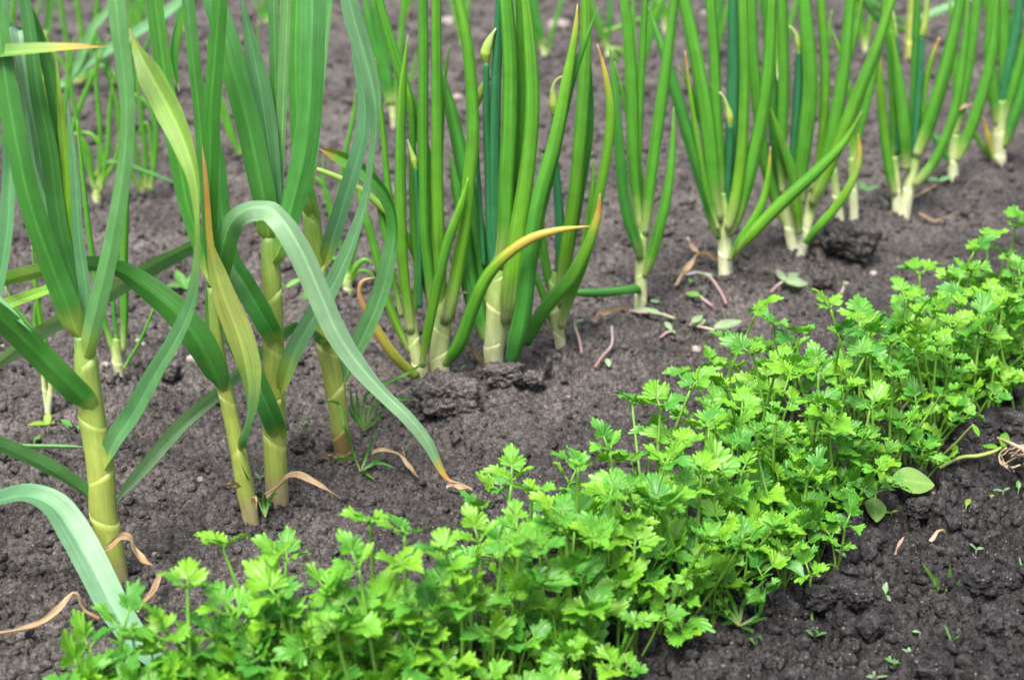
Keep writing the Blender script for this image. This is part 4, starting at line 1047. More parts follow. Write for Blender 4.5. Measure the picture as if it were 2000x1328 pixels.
young(440, 300, 'thin rear onion whose leaves show right of the yellow twisted blade', [
    (pt((470, 312), (450, 250), (435, 190)), [10, 12, 2]), (pt((472, 312), (440, 240), (420, 150), (405, 80)), [8, 10, 9, 2], S_OY), (pt((470, 312), (480, 220), (500, 120), (505, 40)), [8, 10, 9, 2])], None)
young(645, 470, 'thin onion with arched leaf seen right of the hindmost garlic stem', [
    (pt((650, 430), (640, 380), (620, 350), (600, 345)), [6, 8, 7, 2]), (pt((655, 440), (675, 300), (690, 230), (695, 175)), [8, 10, 9, 2]), (pt((650, 440), (632, 360), (632, 300)), [6, 8, 2])], None)
young(150, 180, 'rear onion at upper left with crossing thin leaves', [
    (pt((150, 165), (130, 80), (118, 0), (112, -60)), [8, 10, 10, 2]), (pt((155, 165), (180, 100), (190, 0), (194, -60)), [8, 10, 10, 2]),
    (pt((148, 165), (110, 110), (70, 90), (40, 100)), [7, 9, 8, 2], S_OY), (pt((152, 165), (200, 130), (236, 168), (240, 230)), [7, 9, 8, 2]), (pt((152, 165), (160, 80), (150, 0), (145, -50)), [8, 10, 9, 2], S_OY)], None)
young(20, 110, 'rear onion in the top left corner behind the blue-green blades', [
    (pt((22, 90), (24, 30), (30, -40)), [12, 14, 3]), (pt((18, 90), (10, 40), (-5, -20)), [10, 12, 3]), (pt((24, 92), (60, 50), (90, -20)), [8, 10, 2])], None)
for i, (px, py, lab, hh) in enumerate([
        (360, 60, 'rear onion at top edge left of the upright yellow-lined blade', 130), (790, 40, 'rear onion at top edge above the dense clump', 120),
        (905, 95, 'small rear onion between the dense clump and the tall round bud', 90), (1010, 130, 'rear onion shoot close behind the tall round bud', 150),
        (1238, 200, 'thin rear onion behind the slender single-stem onion', 210), (1395, 120, 'rear onion shoots behind the onion with narrow white neck', 180),
        (1345, 40, 'rear onion top edge between slender onion and narrow necked onion', 110), (1520, 150, 'rear onion hidden among leaves of twin-necked onion', 200),
        (35, 330, 'thin rear onion by left edge under the horizontal yellow tipped blade', 200), (112, 345, 'thin rear onion just right of the leftmost blades', 230), (236, 262, 'rear onion behind the long curved garlic blade', 200), (330, 190, 'rear onion behind the yellowing garlic blade tip', 190), (262, 110, 'rear onion near top left above the hooked leaf clump', 140), (66, 455, 'rear onion low at left behind the leftmost garlic', 190), (1690, 100, 'rear onion at upper right behind pale shoots', 160), (1960, 130, 'rear onion in the top right corner', 190)]):
    rr = random.Random(900 + i)
    lv = []
    for k in range(rr.randint(3, 5)):
        dx = rr.uniform(-0.35, 0.35) * hh
        lv.append((pt((px + dx * .05, py - 8), (px + dx * .35, py - hh * .4), (px + dx * .8, py - hh * .8), (px + dx * 1.3, py - hh * rr.uniform(1.0, 1.3))), [8, 12, 10, 2], rr.choice([S_O, S_OY, S_OD])))
    young(px, py, lab, lv, [(pt((px, py), (px, py - 14), (px, py - 26)), [11, 12, 9])])

# garlic plants in the row behind
def rear_garlic(px, py, label, st, leaves):
    o = plant('garlic_plant', px, py, label, 'garlic plant', 'garlic plants in the rear row')
    stem(o, *st, [0.3, 0.6, 0.85], S_STEM, slant=0.006)
    for L in leaves: blade(o, L[0], L[1], L[2], L[3], n=34)
    return o
rear_garlic(1778, 118, 'rear garlic with pale stem between the twin-stemmed onion leaves', (pt((1778, 120), (1782, 60), (1786, 0), (1788, -50)), [26, 26, 24, 18]), [
    (pt((1782, 50), (1800, 38), (1840, 20), (1880, 5), (1930, -20)), [12, 22, 20, 18, 10], S_GL, 40),
    (pt((1778, 55), (1720, 20), (1680, 0), (1640, -40)), [12, 18, 16, 10], S_G, 30),
    (pt((1780, 60), (1740, 55), (1690, 10), (1670, -30)), [10, 16, 14, 8], S_GD, 20),
    (pt((1787, 0), (1800, -80), (1810, -180)), [14, 20, 10], S_G, 10)])
rear_garlic(80, 275, 'rear garlic behind leftmost plants with a leaf curving up to the right', (pt((80, 278), (84, 200), (88, 120), (90, 60)), [20, 22, 20, 14]), [
    (pt((86, 150), (100, 168), (126, 164), (170, 125), (224, 92), (287, 52), (346, 10), (400, -40)), [10, 16, 20, 22, 24, 26, 24, 16], S_GL, 35),
    (pt((86, 170), (120, 170), (150, 133), (168, 90), (185, 52), (213, 20), (240, -30)), [8, 14, 20, 22, 22, 18, 8], S_GL, 35),
    (pt((90, 80), (100, 0), (105, -90)), [12, 20, 10], S_G, 15)])

# ------------------------------------------------------------------ parsley
def leaflet_mesh(k):
    """one leaflet: three deep lobes, each a narrow wedge that ends in rounded teeth, ruffled against each other"""
    rr = random.Random(300 + k)
    mb = MB()
    cup = rr.uniform(0.0, 0.5); curl = rr.uniform(0.05, 0.55); bend = rr.uniform(-0.15, 0.35)
    sa = rr.uniform(0.72, 0.98); sl = rr.uniform(0.60, 0.74)
    lobes = [(0.10, 0.0, 0.90, 0), (0.02, sa, sl, 1), (0.02, -sa * rr.uniform(.9, 1.1), sl * rr.uniform(.88, 1.08), 1)]
    if rr.random() < 0.5: lobes.append((0.0, rr.choice([-1, 1]) * rr.uniform(1.45, 1.7), sl * 0.7, 1))
    for li, (b0, al, ln, kind) in enumerate(lobes):
        teeth = 5 if kind == 0 else rr.choice([3, 4]); per = 6; nr = teeth * per + 1; rings = 6
        hs = rr.uniform(0.50, 0.62) if kind == 0 else rr.uniform(0.46, 0.6)
        u = np.linspace(-1, 1, nr); th = u * hs; q = (u + 1) / 2 * teeth
        tj = np.array([rr.uniform(0.90, 1.07) for _ in range(teeth + 1)])
        env = 0.74 + 0.26 * np.cos(u * 1.45) ** 1.2
        if kind == 0:
            env = env * (1 - 0.20 * np.exp(-((np.abs(q - teeth / 2) - teeth * 0.2) / 0.16) ** 2))
        Rr = env * (0.80 + 0.20 * np.abs(np.sin(math.pi * q)) ** 0.6) * tj[np.clip(q.astype(int), 0, teeth)] * ln
        V = []; C = []; ST = []
        tw = rr.uniform(-0.25, 0.25); zoff = rr.uniform(-0.02, 0.03)
        for i in range(rings):
            p = (i / (rings - 1)) ** 0.8
            rad = np.maximum(Rr * p, 0.015)
            lx = rad * np.sin(th); ly = rad * np.cos(th)
            crease = -np.cos(2 * math.pi * q)
            x = lx * math.cos(al) + ly * math.sin(al); y = b0 + ly * math.cos(al) - lx * math.sin(al)
            z = zoff * p + tw * lx + 0.32 * np.abs(lx) * (1 - 0.4 * p) + 0.022 * p * p * crease
            z = z + cup * x * x - curl * 0.45 * np.abs(y) ** 3 + bend * y * y - 0.25 * curl * rad ** 3 + 0.035 * np.sin(x * 10 + k + li) * p + 0.03 * np.cos(y * 12 + k * 2) * p
            V.append(np.stack([x, y, z], 1))
            vein = np.exp(-(u / 0.12) ** 2) * 0.5 + np.clip(crease, 0, 1) ** 4 * 0.3
            edge = 0.18 * p ** 6
            base = np.array([0.122, 0.350, 0.030]) * (0.9 + 0.12 * p)
            C.append(base[None, :] * (1 + 0.3 * vein[:, None] * (1 - 0.6 * p) + edge))
            ST.append(np.stack([q * 0.5 + li * 7, np.full(nr, p * 2), np.full(nr, k * 3.1)], 1))
        mb.add(np.concatenate(V), grid_faces(rings, nr, False), np.concatenate(C), np.concatenate(ST))
    return mb.mesh('leaflet', M_PARS)
LEAFLETS = [leaflet_mesh(k) for k in range(14)]

def leaf_template(k, h):
    """stalk mesh (base at origin) and the local matrices of its three leaflets"""
    rr = random.Random(700 + k * 7 + int(h * 1000))
    lean = rr.uniform(0.02, 0.42)
    bow = rr.uniform(-0.12, 0.2)
    tipz = h
    K = np.array([[0, 0, -0.008], [lean * h * .25 + bow * h * .3, 0, tipz * .35], [lean * h * .6 + bow * h * .3, 0, tipz * .7], [lean * h, 0, tipz]])
    P, kn = catmull(K, 12)
    mb = MB()
    r0 = 0.0009 + 0.0055 * h
    S = [(0, (0.26, 0.34, 0.12)), (0.3, (0.15, 0.30, 0.045)), (1, (0.13, 0.32, 0.035))]
    tube(mb, P, np.linspace(r0 * 1.15, r0 * 0.75, 12), S, 7)
    top = P[-1]; T = tangents(P)[-1]
    mats = []
    tl = rr.uniform(0.004, 0.011)
    sz = rr.uniform(0.0150, 0.0220) * (0.62 + 0.38 * min(h / 0.085, 1.15))
    az0 = rr.uniform(-0.5, 0.5)
    for j, (az, el, ln) in enumerate([(0, rr.uniform(0.45, 1.15), tl), (rr.uniform(1.35, 2.0), rr.uniform(0.2, 0.8), rr.uniform(0.001, 0.006)), (-rr.uniform(1.35, 2.0), rr.uniform(0.2, 0.8), rr.uniform(0.001, 0.006))]):
        a = az + az0
        d = np.array([math.cos(el) * math.cos(a), math.cos(el) * math.sin(a), math.sin(el)])
        q = top + d * ln
        tube(mb, np.stack([top - T * 0.001, (top + q) / 2, q + d * 0.002]), np.array([r0 * .7, r0 * .6, r0 * .45]), S[2:] * 2 if False else [(0, S[2][1]), (1, S[2][1])], 6)
        # frame: y along d, z up-ish
        y = Vector(d); zz = Vector((0, 0, 1)) - y * y.z
        if zz.length < 0.2: zz = Vector((-math.cos(a), -math.sin(a), 0)) - y * y.dot(Vector((-math.cos(a), -math.sin(a), 0)))
        zz.normalize(); x = y.cross(zz)
        mtx = Matrix((x, y, zz)).transposed().to_4x4()
        mtx = mtx @ Matrix.Rotation(rr.uniform(-0.45, 0.45), 4, 'Y')
        s = sz * (1.08 if j == 0 else rr.uniform(0.85, 1.0))
        mats.append((Matrix.Translation(Vector(q)) @ mtx @ Matrix.Scale(s, 4), rr.randrange(14)))
    return dict(mesh=mb.mesh('stalk', M_STALK), mats=mats, tip=np.array(top), h=h)
HS = (0.03, 0.05, 0.07, 0.09, 0.11, 0.13)
TEMPL = {h: [leaf_template(k, h) for k in range(7)] for h in HS}

def put_leaf(plant, tp, az, s, tilt=0.0):
    o = bpy.data.objects.new('stalk', tp['mesh']); COL.objects.link(o); o.parent = plant
    o.matrix_basis = Matrix.Rotation(az, 4, 'Z') @ Matrix.Rotation(tilt, 4, 'Y') @ Matrix.Scale(s, 4)
    for mtx, k in tp['mats']:
        l = bpy.data.objects.new('leaflet', LEAFLETS[k]); COL.objects.link(l); l.parent = o
        l.matrix_basis = mtx
    return o

RP = random.Random(4242)
def near_h(h): return min(HS, key=lambda a: abs(a - h))

FRONT = [(150, 1420), (900, 1400), (1150, 1335), (1300, 1205), (1450, 1095), (1690, 990), (1780, 905), (1850, 855), (2000, 750), (2200, 620)]
BACK = [(150, 1440), (500, 1290), (700, 1200), (980, 1095), (1280, 965), (1500, 790), (1900, 640), (2000, 600), (2200, 520)]
def fy(x): return float(np.interp(x, [p[0] for p in FRONT], [p[1] for p in FRONT]))
def by(x): return float(np.interp(x, [p[0] for p in BACK], [p[1] for p in BACK]))

def project(p):
    q = np.asarray(p) - CAM; d = np.dot(q, FWD)
    return 1000 + FPX * q[0] / d, 664 - FPX * np.dot(q, UPV) / d

OWN = {(1430, 655): 'parsley plant at back edge of row below the narrow necked onion', (1290, 772): 'leftmost parsley plant of the thick middle, reaching over bare slope',
       (1350, 728): 'parsley plant at back edge beside the white chalky scrap', (1850, 530): 'parsley plant at back edge right of the big round soil ball',
       (1930, 455): 'tall parsley plant at far back edge below the farthest onion', (722, 1000): 'parsley plant at back edge below the hindmost garlic stem',
       (790, 1025): 'parsley plant at back edge below the bent brown dry leaf', (935, 1010): 'parsley plant at back edge beside the arching blade tip',
       (1190, 860): 'parsley plant rising highest at back edge before the bare slope', (205, 1262): 'parsley plant farthest left in the lower corner',
       (1680, 935): 'parsley plant just left of the oval weed leaf', (1400, 1085): 'parsley plant just above the spreading grass tuft'}
def head_plant(px, py, label, group, extra=3, big=1.0):
    label = OWN.get((px, py), label)
    """a plant whose tallest leaf joins its stalk at this pixel; its foot is kept inside the row"""
    best = None
    py = py + 6 + (30 if px > 850 else 10) * (py - 400) / 900.0        # the pixel marks the leaf's middle; the leaflets rise above the joint
    for h in (0.105, 0.095, 0.085, 0.075, 0.065, 0.055, 0.045, 0.036, 0.115, 0.125, 0.135):
        d = ray(px, py); z = h
        for _ in range(6):
            p = CAM + d * ((z - CAMZ) / d[2]); z = h + mh(p[0], p[1])
        bx, byy = project([p[0], p[1], z - h])
        lo, hi = by(bx), fy(bx)
        pen = max(0, lo - byy) + max(0, byy - hi) * 1.5
        if best is None or pen < best[0] - 4: best = (pen, h, p)
        if pen == 0: break
    _, h, p = best
    tp = RP.choice(TEMPL[near_h(h / big)]); s = h / tp['h']
    az = RP.uniform(0, 6.283)
    off = Matrix.Rotation(az, 3, 'Z') @ Vector(tp['tip'] * s)
    base = np.array([p[0] - off.x, p[1] - off.y, 0]); base[2] = min(gh(base[0], base[1]), mh(base[0], base[1])+.003)
    o = empty('parsley_plant', base); tag(o, label, 'parsley', group)
    put_leaf(o, tp, az, s * 1.0)
    for e in range(extra):
        hh = h * RP.uniform(0.35, 0.88)
        t2 = RP.choice(TEMPL[near_h(hh / big)])
        put_leaf(o, t2, az + 6.283 * (e + 1) / (extra + 1) + RP.uniform(-.5, .5), hh / t2['h'], RP.uniform(0.05, 0.4))
    return o

HEADS_FAR = [(1480, 592), (1512, 612), (1430, 655), (1470, 672), (1560, 628), (1622, 580), (1680, 600), (1640, 655), (1742, 628), (1790, 600), (1822, 590), (1850, 530), (1832, 645), (1930, 455), (1985, 432), (1900, 505), (1872, 585), (1932, 545), (1985, 500), (1980, 600), (1560, 705), (1650, 725), (1750, 705), (1850, 690), (1950, 660), (1885, 640), (1700, 670), (1600, 690), (1520, 690), (1790, 665), (1990, 560), (2030, 470), (2040, 560), (2040, 640), (2080, 520), (1950, 605), (1960, 480), (2010, 410), (1905, 470), (1995, 530), (1890, 545), (1960, 575), (1915, 610), (2010, 620), (1860, 620), (1770, 560), (1800, 640), (1960, 640), (2000, 690)]
HEADS_MID = [(1290, 772), (1350, 728), (1330, 835), (1300, 885), (1380, 795), (1450, 765), (1520, 775), (1620, 795), (1700, 775), (1790, 765), (1880, 765), (1950, 715), (1400, 875), (1480, 855), (1560, 865), (1640, 855), (1720, 838), (1340, 945), (1430, 935), (1520, 945), (1590, 935), (1680, 935), (1390, 1015), (1480, 1015), (1560, 1005), (1240, 1005), (1300, 1035), (1230, 915), (1290, 955), (1400, 1085), (1490, 1065), (1340, 1115), (1270, 1095), (1420, 720), (1480, 810), (1600, 760), (1840, 770), (1760, 800), (1660, 890), (1550, 900), (1450, 890), (1370, 900), (1410, 960), (1500, 980), (1600, 990), (1340, 1000), (1460, 1040), (1540, 1050)]
HEADS_NEAR = [(722, 1000), (790, 1025), (700, 1095), (640, 1135), (780, 1085), (860, 1115), (935, 1010), (980, 1045), (1040, 930), (1130, 890), (1190, 860), (1100, 960), (1060, 1020), (1160, 1010), (1150, 1160), (960, 1205), (850, 1195), (1080, 1130), (1210, 1085), (1240, 1135), (1000, 1130), (910, 1080), (1120, 1070), (750, 1165), (1030, 1215), (1100, 1230), (1170, 1240), (900, 1150), (1190, 940), (1010, 985), (870, 1040), (1060, 1090)]
HEADS_BLUR = [(365, 1125), (540, 1055), (540, 1130), (240, 1200), (330, 1205), (205, 1262), (300, 1280), (450, 1180), (565, 1160), (620, 1215), (690, 1185), (520, 1230), (400, 1260), (480, 1290), (590, 1280), (700, 1260), (780, 1240), (860, 1270), (940, 1290), (1010, 1300), (1080, 1310), (640, 1310), (740, 1320), (360, 1320), (250, 1330), (820, 1320), (900, 1330), (540, 1330), (440, 1340), (165, 1290), (262, 1236), (350, 1262), (420, 1215), (485, 1245), (565, 1225), (190, 1325), (310, 1318), (625, 1165), (665, 1240), (745, 1205), (825, 1165), (520, 1185), (600, 1330), (680, 1320), (390, 1310)]
for x, y in HEADS_FAR: head_plant(x, y, 'bright green parsley plant at the far right end of the parsley row', 'parsley plants at the far end', 2)
for x, y in HEADS_MID: head_plant(x, y, 'bright green parsley plant in the thick middle of the parsley row', 'parsley plants in the middle', 3)
for x, y in HEADS_NEAR: head_plant(x, y, 'parsley plant in the sharper near stretch of the row before bare soil', 'parsley plants in the near stretch', 0 if (y < 1060 and x < 1000) else 2 + int(x * 7 + y) % 2)
for i, (x, y) in enumerate(HEADS_BLUR):
    if i == 0: head_plant(x, y, 'lone parsley sprig with two upright leaflets beside the fallen garlic blade', 'parsley plants at the near end', 1)
    elif i == 1: head_plant(x, y, 'tall parsley sprig just below the slim leaning garlic stem', 'parsley plants at the near end', 2)
    else: head_plant(x, y, 'soft focus parsley plant in the lower left corner of the row', 'parsley plants at the near end', 2 + i % 2, 1.15)
head_plant(1000, 895, 'parsley plant standing out left of the row towards bare soil', 'parsley plants in the near stretch', 1)
head_plant(1650, 1010, 'parsley plant with a large open leaf leaning out over the cloddy path', 'parsley plants in the middle', 2)
head_plant(1585, 1062, 'small low parsley plant at the path edge under the large open leaf', 'parsley plants in the middle', 0)
head_plant(1195, 1270, 'small two-leaved parsley seedling at the bottom edge of the row', 'parsley plants in the near stretch', 0)
head_plant(1800, 865, 'low parsley plant with pale flat leaf beside the oval weed leaf', 'parsley plants at the far end', 1)
# low growth filling the row between the tall heads
for lab, grp, xa, xb, n in (('low young parsley plant under the taller leaves of the row', 'low parsley between the tall plants', 850, 2080, 60),):
    for _ in range(n):
        x = RP.uniform(xa, xb); y = RP.uniform(by(x), fy(x) - 12)
        if y > 1420: continue
        g = ground_pt(x, y); z = min(gh(g[0], g[1]), g[2] + .003)
        o = empty('parsley_plant', (g[0], g[1], z)); tag(o, lab, 'parsley', grp)
        a0 = RP.uniform(0, 6.28); k = RP.randint(2, 4)
        for e in range(k):
            hh = RP.uniform(0.024, 0.062)
            t2 = RP.choice(TEMPL[near_h(hh)])
            put_leaf(o, t2, a0 + 6.283 * e / k + RP.uniform(-.4, .4), hh / t2['h'], RP.uniform(0.05, 0.5))
# ------------------------------------------------------------------ weeds, straw, stones, clods
def leaf_patch(mb, base, d, up, L, W, col, rnd, droop=0.3, n=9, m=7, shape='oval', fold=0.25):
    """one small leaf, base to tip along d"""
    base = np.asarray(base, float); d = np.asarray(d, float); d /= np.linalg.norm(d)
    up = np.asarray(up, float); up = up - d * np.dot(up, d); up /= np.linalg.norm(up)
    sd_ = np.cross(d, up)
    t = np.linspace(0, 1, n); s = np.linspace(-1, 1, m)
    if shape == 'oval': wd = np.sin(math.pi * np.clip(t * 0.97 + 0.03, 0, 1)) ** 0.75 * (1.15 - 0.35 * t)
    elif shape == 'strap': wd = np.clip(np.minimum(t * 8 + .55, (1 - t) * 3), 0, 1) ** 0.8
    else: wd = np.sin(math.pi * t ** 1.4) ** 0.8 + 0.02
    V = []; ST = []
    for i in range(n):
        p = base + d * L * t[i] - up * 0 + np.array([0, 0, -1.0]) * droop * L * t[i] ** 2
        V.append(p + np.outer(s * wd[i] * W / 2, sd_) + np.outer(fold * np.abs(s) * wd[i] * W / 2, up))
        ST.append(np.stack([s, np.full(m, t[i] * 2), np.full(m, rnd)], 1))
    C = np.tile(np.asarray(col, float), (n * m, 1)) * (1 + 0.25 * np.tile(np.exp(-(s / .12) ** 2), n)[:, None])
    mb.add(np.concatenate(V), grid_faces(n, m, False), C, np.concatenate(ST))

RW = random.Random(99)
WG = (0.10, 0.27, 0.06); WB = (0.17, 0.30, 0.15); WY = (0.20, 0.36, 0.04)

def seedling(px, py, size_px, label, col=WG, kind='pair', group='seedlings in the bare soil'):
    g = ground_pt(px, py); z = gh(g[0], g[1]); s = depth_of(g) / FPX
    L = size_px * s
    o = empty('weed_seedling', (g[0], g[1], z)); tag(o, label, 'seedling', group)
    base = np.array([g[0], g[1], z - 0.002]); top = np.array([g[0], g[1], z + L * RW.uniform(0.25, 0.5)])
    mb = MB(); tube(mb, np.stack([base, (base + top) / 2, top]), np.array([.0006, .0005, .0005]), [(0, (0.3, 0.3, 0.18)), (1, col)], 6)
    mb.build('stem', M_STALK, o)
    n = {'pair': 2, 'tri': 3, 'four': 4, 'one': 1, 'grass': 2}[kind]; a0 = RW.uniform(0, 6.28)
    if kind == 'pair': a0 = RW.uniform(-0.5, 0.5)
    for k in range(n):
        a = a0 + 6.283 * k / n + RW.uniform(-.3, .3); el = RW.uniform(0.15, 0.8) if kind != 'grass' else RW.uniform(0.7, 1.2)
        d = np.array([math.cos(a) * math.cos(el), math.sin(a) * math.cos(el), math.sin(el)])
        mb = MB(); leaf_patch(mb, top, d, (0, -.2, 1), L * RW.uniform(.6, .9), L * (0.34 if kind != 'grass' else 0.12), np.array(col) * RW.uniform(.85, 1.15), RW.random() * 30, shape='oval' if kind != 'grass' else 'strap', droop=RW.uniform(0, .25))
        mb.build('leaf', M_WEED, o)
    return o

SEED = [
    (1886, 1000, 34, 'bright green single-leaf seedling on path right of oval weed leaf', WY, 'one'), (1742, 992, 22, 'two tiny round leaves of a seedling under oval weed leaf', WY, 'pair'),
    (1905, 1090, 26, 'blue-green forked seedling on path above the round clod', WB, 'pair'), (1725, 1170, 36, 'slim seedling on path left of sparse grass tuft', WB, 'tri'),
    (1632, 1245, 30, 'yellow-green upright oval seedling leaf on the lower path', WY, 'one'), (1592, 1225, 46, 'wilting seedling lying near the grass tuft on the path', WG, 'tri'),
    (1795, 1255, 26, 'pale blue seedling leaf on path below the sparse grass tuft', WB, 'one'), (1728, 1275, 34, 'two-leaved narrow seedling on the lower path', WB, 'pair'),
    (1776, 1270, 24, 'pale rosette seedling on the lower path', WB, 'four'), (1855, 1280, 44, 'spiky grass seedling with spread blades near bottom right', WG, 'grass'),
    (1405, 1290, 44, 'blue-green seedling with upright leaf at the bottom edge', WB, 'four'), (1358, 1300, 40, 'slim seedling leaf beside the reddish seedling at bottom', WG, 'one'),
    (1382, 1290, 26, 'reddish cross-shaped seedling at the bottom edge', (0.22, 0.07, 0.06), 'four'), (1745, 1318, 34, 'green seedling cut close to bottom edge on the path', WG, 'pair'),
    (1712, 1322, 34, 'pale seedling at bottom edge on the path', WB, 'tri'), (1640, 1120, 26, 'small clover-like seedling beside the low parsley', WB, 'tri'),
    (1770, 1122, 16, 'single pale oval leaf lying on the path', WB, 'one'), (1990, 1140, 30, 'grassy seedling at the right picture edge', WG, 'grass'),
    (1930, 975, 20, 'tiny green sprout on the upper path', WY, 'one'), (1960, 955, 26, 'tiny blue-green sprout on the upper path', WB, 'pair'), (1990, 950, 30, 'curved green sprout by right edge of the path', WG, 'one'),
    (95, 852, 46, 'bright seedling with long side leaf left of the thick garlic stem', WY, 'tri'), (66, 856, 36, 'slim curved seedling at left of the bright seedling', WG, 'one'),
    (140, 830, 44, 'forked seedling touching the thick garlic stem at left', WG, 'pair'), (22, 864, 22, 'tiny upright seedling near left picture edge', WY, 'pair'), (120, 838, 26, 'small seedling between the bright and the forked seedling', WB, 'tri'),
    (304, 818, 14, 'tiny lone sprout on soil right of the thick garlic stem', WY, 'one'), (592, 817, 16, 'tiny sprout right of the tallest garlic stem', WG, 'pair'),
    (508, 940, 26, 'blue-green seedling between the slim and the tallest garlic stems', WB, 'pair'), (242, 1098, 20, 'small oval seedling leaf by foot of the thick garlic', WB, 'one'),
    (208, 712, 14, 'tiny blue-green sprout left of white ribbed onion neck', WB, 'pair'), (252, 732, 14, 'tiny blue-green sprout right of white ribbed onion neck', WB, 'pair'),
    (898, 725, 20, 'small green sprout on soil left of thick stemmed onion', WB, 'pair'), (1085, 762, 10, 'tiny green fleck of a sprout on the bare slope', WY, 'one'),
    (1690, 400, 44, 'round-leaved weed right of pale onion shoots', (0.13, 0.30, 0.12), 'tri'), (1733, 395, 36, 'round-leaved weed at the left foot of twin-stemmed onion', (0.13, 0.30, 0.12), 'pair'),
    (1835, 355, 46, 'broad-leaved weed between twin-stemmed and single onion', (0.13, 0.30, 0.12), 'pair'), (560, 575, 50, 'round-leaved weed on a thin stalk seen beside the garlic stems', (0.15, 0.33, 0.07), 'pair'),
    (360, 560, 60, 'leafy weed rosette behind the crossing garlic blades', WG, 'four'), (600, 590, 30, 'small weed sprouts left of the low onion seedling', WG, 'four'),
    (170, 1068, 12, 'tiny sprout at left of thick garlic foot', WG, 'pair'), (72, 1160, 14, 'tiny green sprout on bare soil in the lower left', WG, 'one')]
for a in SEED: seedling(*a)

def grass_tuft(px, py, blades, label, group='grass tufts', col=(0.085, 0.27, 0.04), wb=6.5):
    g = ground_pt(px, py); z = gh(g[0], g[1])
    o = empty('grass_tuft', (g[0], g[1], z)); o['_y'] = float(g[1]); tag(o, label, 'grass', group)
    for b in blades:
        pts = [(px + (b[0] - px) * .04, py, 0)] + [(b[i], b[i + 1], (-.02 if (k % 2) else .012) * (k + 1) * .5) for k, i in enumerate(range(0, len(b), 2))]
        blade(o, pts, [wb * .8] + [wb] * (len(pts) - 2) + [wb * .6], [(0, (0.25, 0.33, 0.12)), (0.2, col), (0.85, col), (1, (0.2, 0.3, 0.05))], roll=[40, 20, 30], tip=0.4, n=20, m=5, mat=M_WEED, name='blade')
    return o
grass_tuft(712, 842, [(690, 800, 684, 748), (700, 795, 695, 755), (712, 780, 725, 768, 752, 768), (725, 790, 745, 755, 790, 732, 864, 688), (740, 785, 770, 780, 824, 782), (690, 815, 680, 790), (735, 820, 755, 790)], 'grass tuft with long blades rising at the dense onion clump foot')
grass_tuft(703, 920, [(690, 880, 672, 830, 663, 790, 622, 783), (695, 900, 670, 893, 642, 903), (716, 890, 732, 830), (728, 905, 750, 880), (735, 905, 775, 915), (715, 925, 735, 940)], 'sparse grass tuft beside the hindmost garlic foot')
grass_tuft(518, 1010, [(500, 970, 470, 905), (514, 985, 514, 955), (522, 985, 540, 955), (528, 975, 545, 962)], 'thin grass shoot between slim garlic foot and tallest garlic foot')
grass_tuft(1445, 1222, [(1425, 1195, 1395, 1148), (1412, 1200, 1375, 1197), (1432, 1180, 1416, 1145), (1450, 1190, 1462, 1165, 1497, 1130), (1478, 1205, 1490, 1170, 1496, 1145), (1460, 1240, 1475, 1258), (1435, 1215, 1405, 1218), (1465, 1215, 1500, 1205), (1475, 1235, 1488, 1250)], 'spreading grass tuft on the path in front of the parsley', wb=10)
grass_tuft(1843, 1170, [(1825, 1135, 1799, 1096), (1852, 1140, 1856, 1100), (1862, 1155, 1877, 1128), (1836, 1160, 1822, 1152), (1834, 1150, 1828, 1120)], 'sparse pale grass tuft beside the round clod at right', wb=9, col=(0.16, 0.32, 0.09))
grass_tuft(415, 640, [(430, 600, 440, 560)], 'lone thin blade of grass behind the slim garlic')

# broad-leaved weed at the path edge of the parsley
def traced_leaf(parent, pts, w, col, dyv=0.0, roll=60, name='leaf', tip=0.35):
    return blade(parent, pts, w, [(0, col), (1, col)], roll=roll, dy=dyv, tip=tip, n=24, m=9, mat=M_WEED, name=name, curv=40)
bw = plant('broadleaf_weed', 1722, 930, 'weed with large pale oval leaves at the path edge of the parsley', 'weed')
LG = (0.20, 0.36, 0.09)
def oval_leaf(parent, c_px, tip_px, base_px, Wpx, z_c, col=LG):
    """oval leaf given by base and tip pixel, at a height above ground"""
    def at(p, hgt):
        g = ground_pt(p[0], p[1], hgt); return np.array([g[0], g[1], g[2]])
    b = at(base_px, z_c); t = at(tip_px, max(z_c - 0.004, 0.003)); L = np.linalg.norm(t - b)
    s = depth_of(b) / FPX
    mb = MB(); leaf_patch(mb, b, t - b, (0.05, -.55, 0.8), L, Wpx * s, col, RW.random() * 20, droop=0.03, n=16, m=11, fold=0.14)
    return mb.build('leaf', M_WEED, parent)
oval_leaf(bw, None, (1826, 945), (1744, 935), 60, 0.024)
oval_leaf(bw, None, (1745, 880), (1722, 928), 54, 0.02)
oval_leaf(bw, None, (1712, 1018), (1708, 972), 42, 0.008)
oval_leaf(bw, None, (1690, 895), (1718, 925), 40, 0.016)
oval_leaf(bw, None, (1748, 936), (1725, 930), 24, 0.014)
mb = MB()
for p in [(1746, 935, .014), (1722, 928, .02), (1708, 975, .008), (1718, 925, .016)]:
    q = ground_pt(p[0], p[1], p[2]); b = np.array(bw.location)
    tube(mb, np.stack([b - [0, 0, .004], (b + q) / 2 + [0, 0, .003], q]), np.array([.0012, .001, .0009]), [(0, (0.24, 0.3, 0.1)), (1, LG)], 6)
mb.build('stalk', M_STALK, bw)

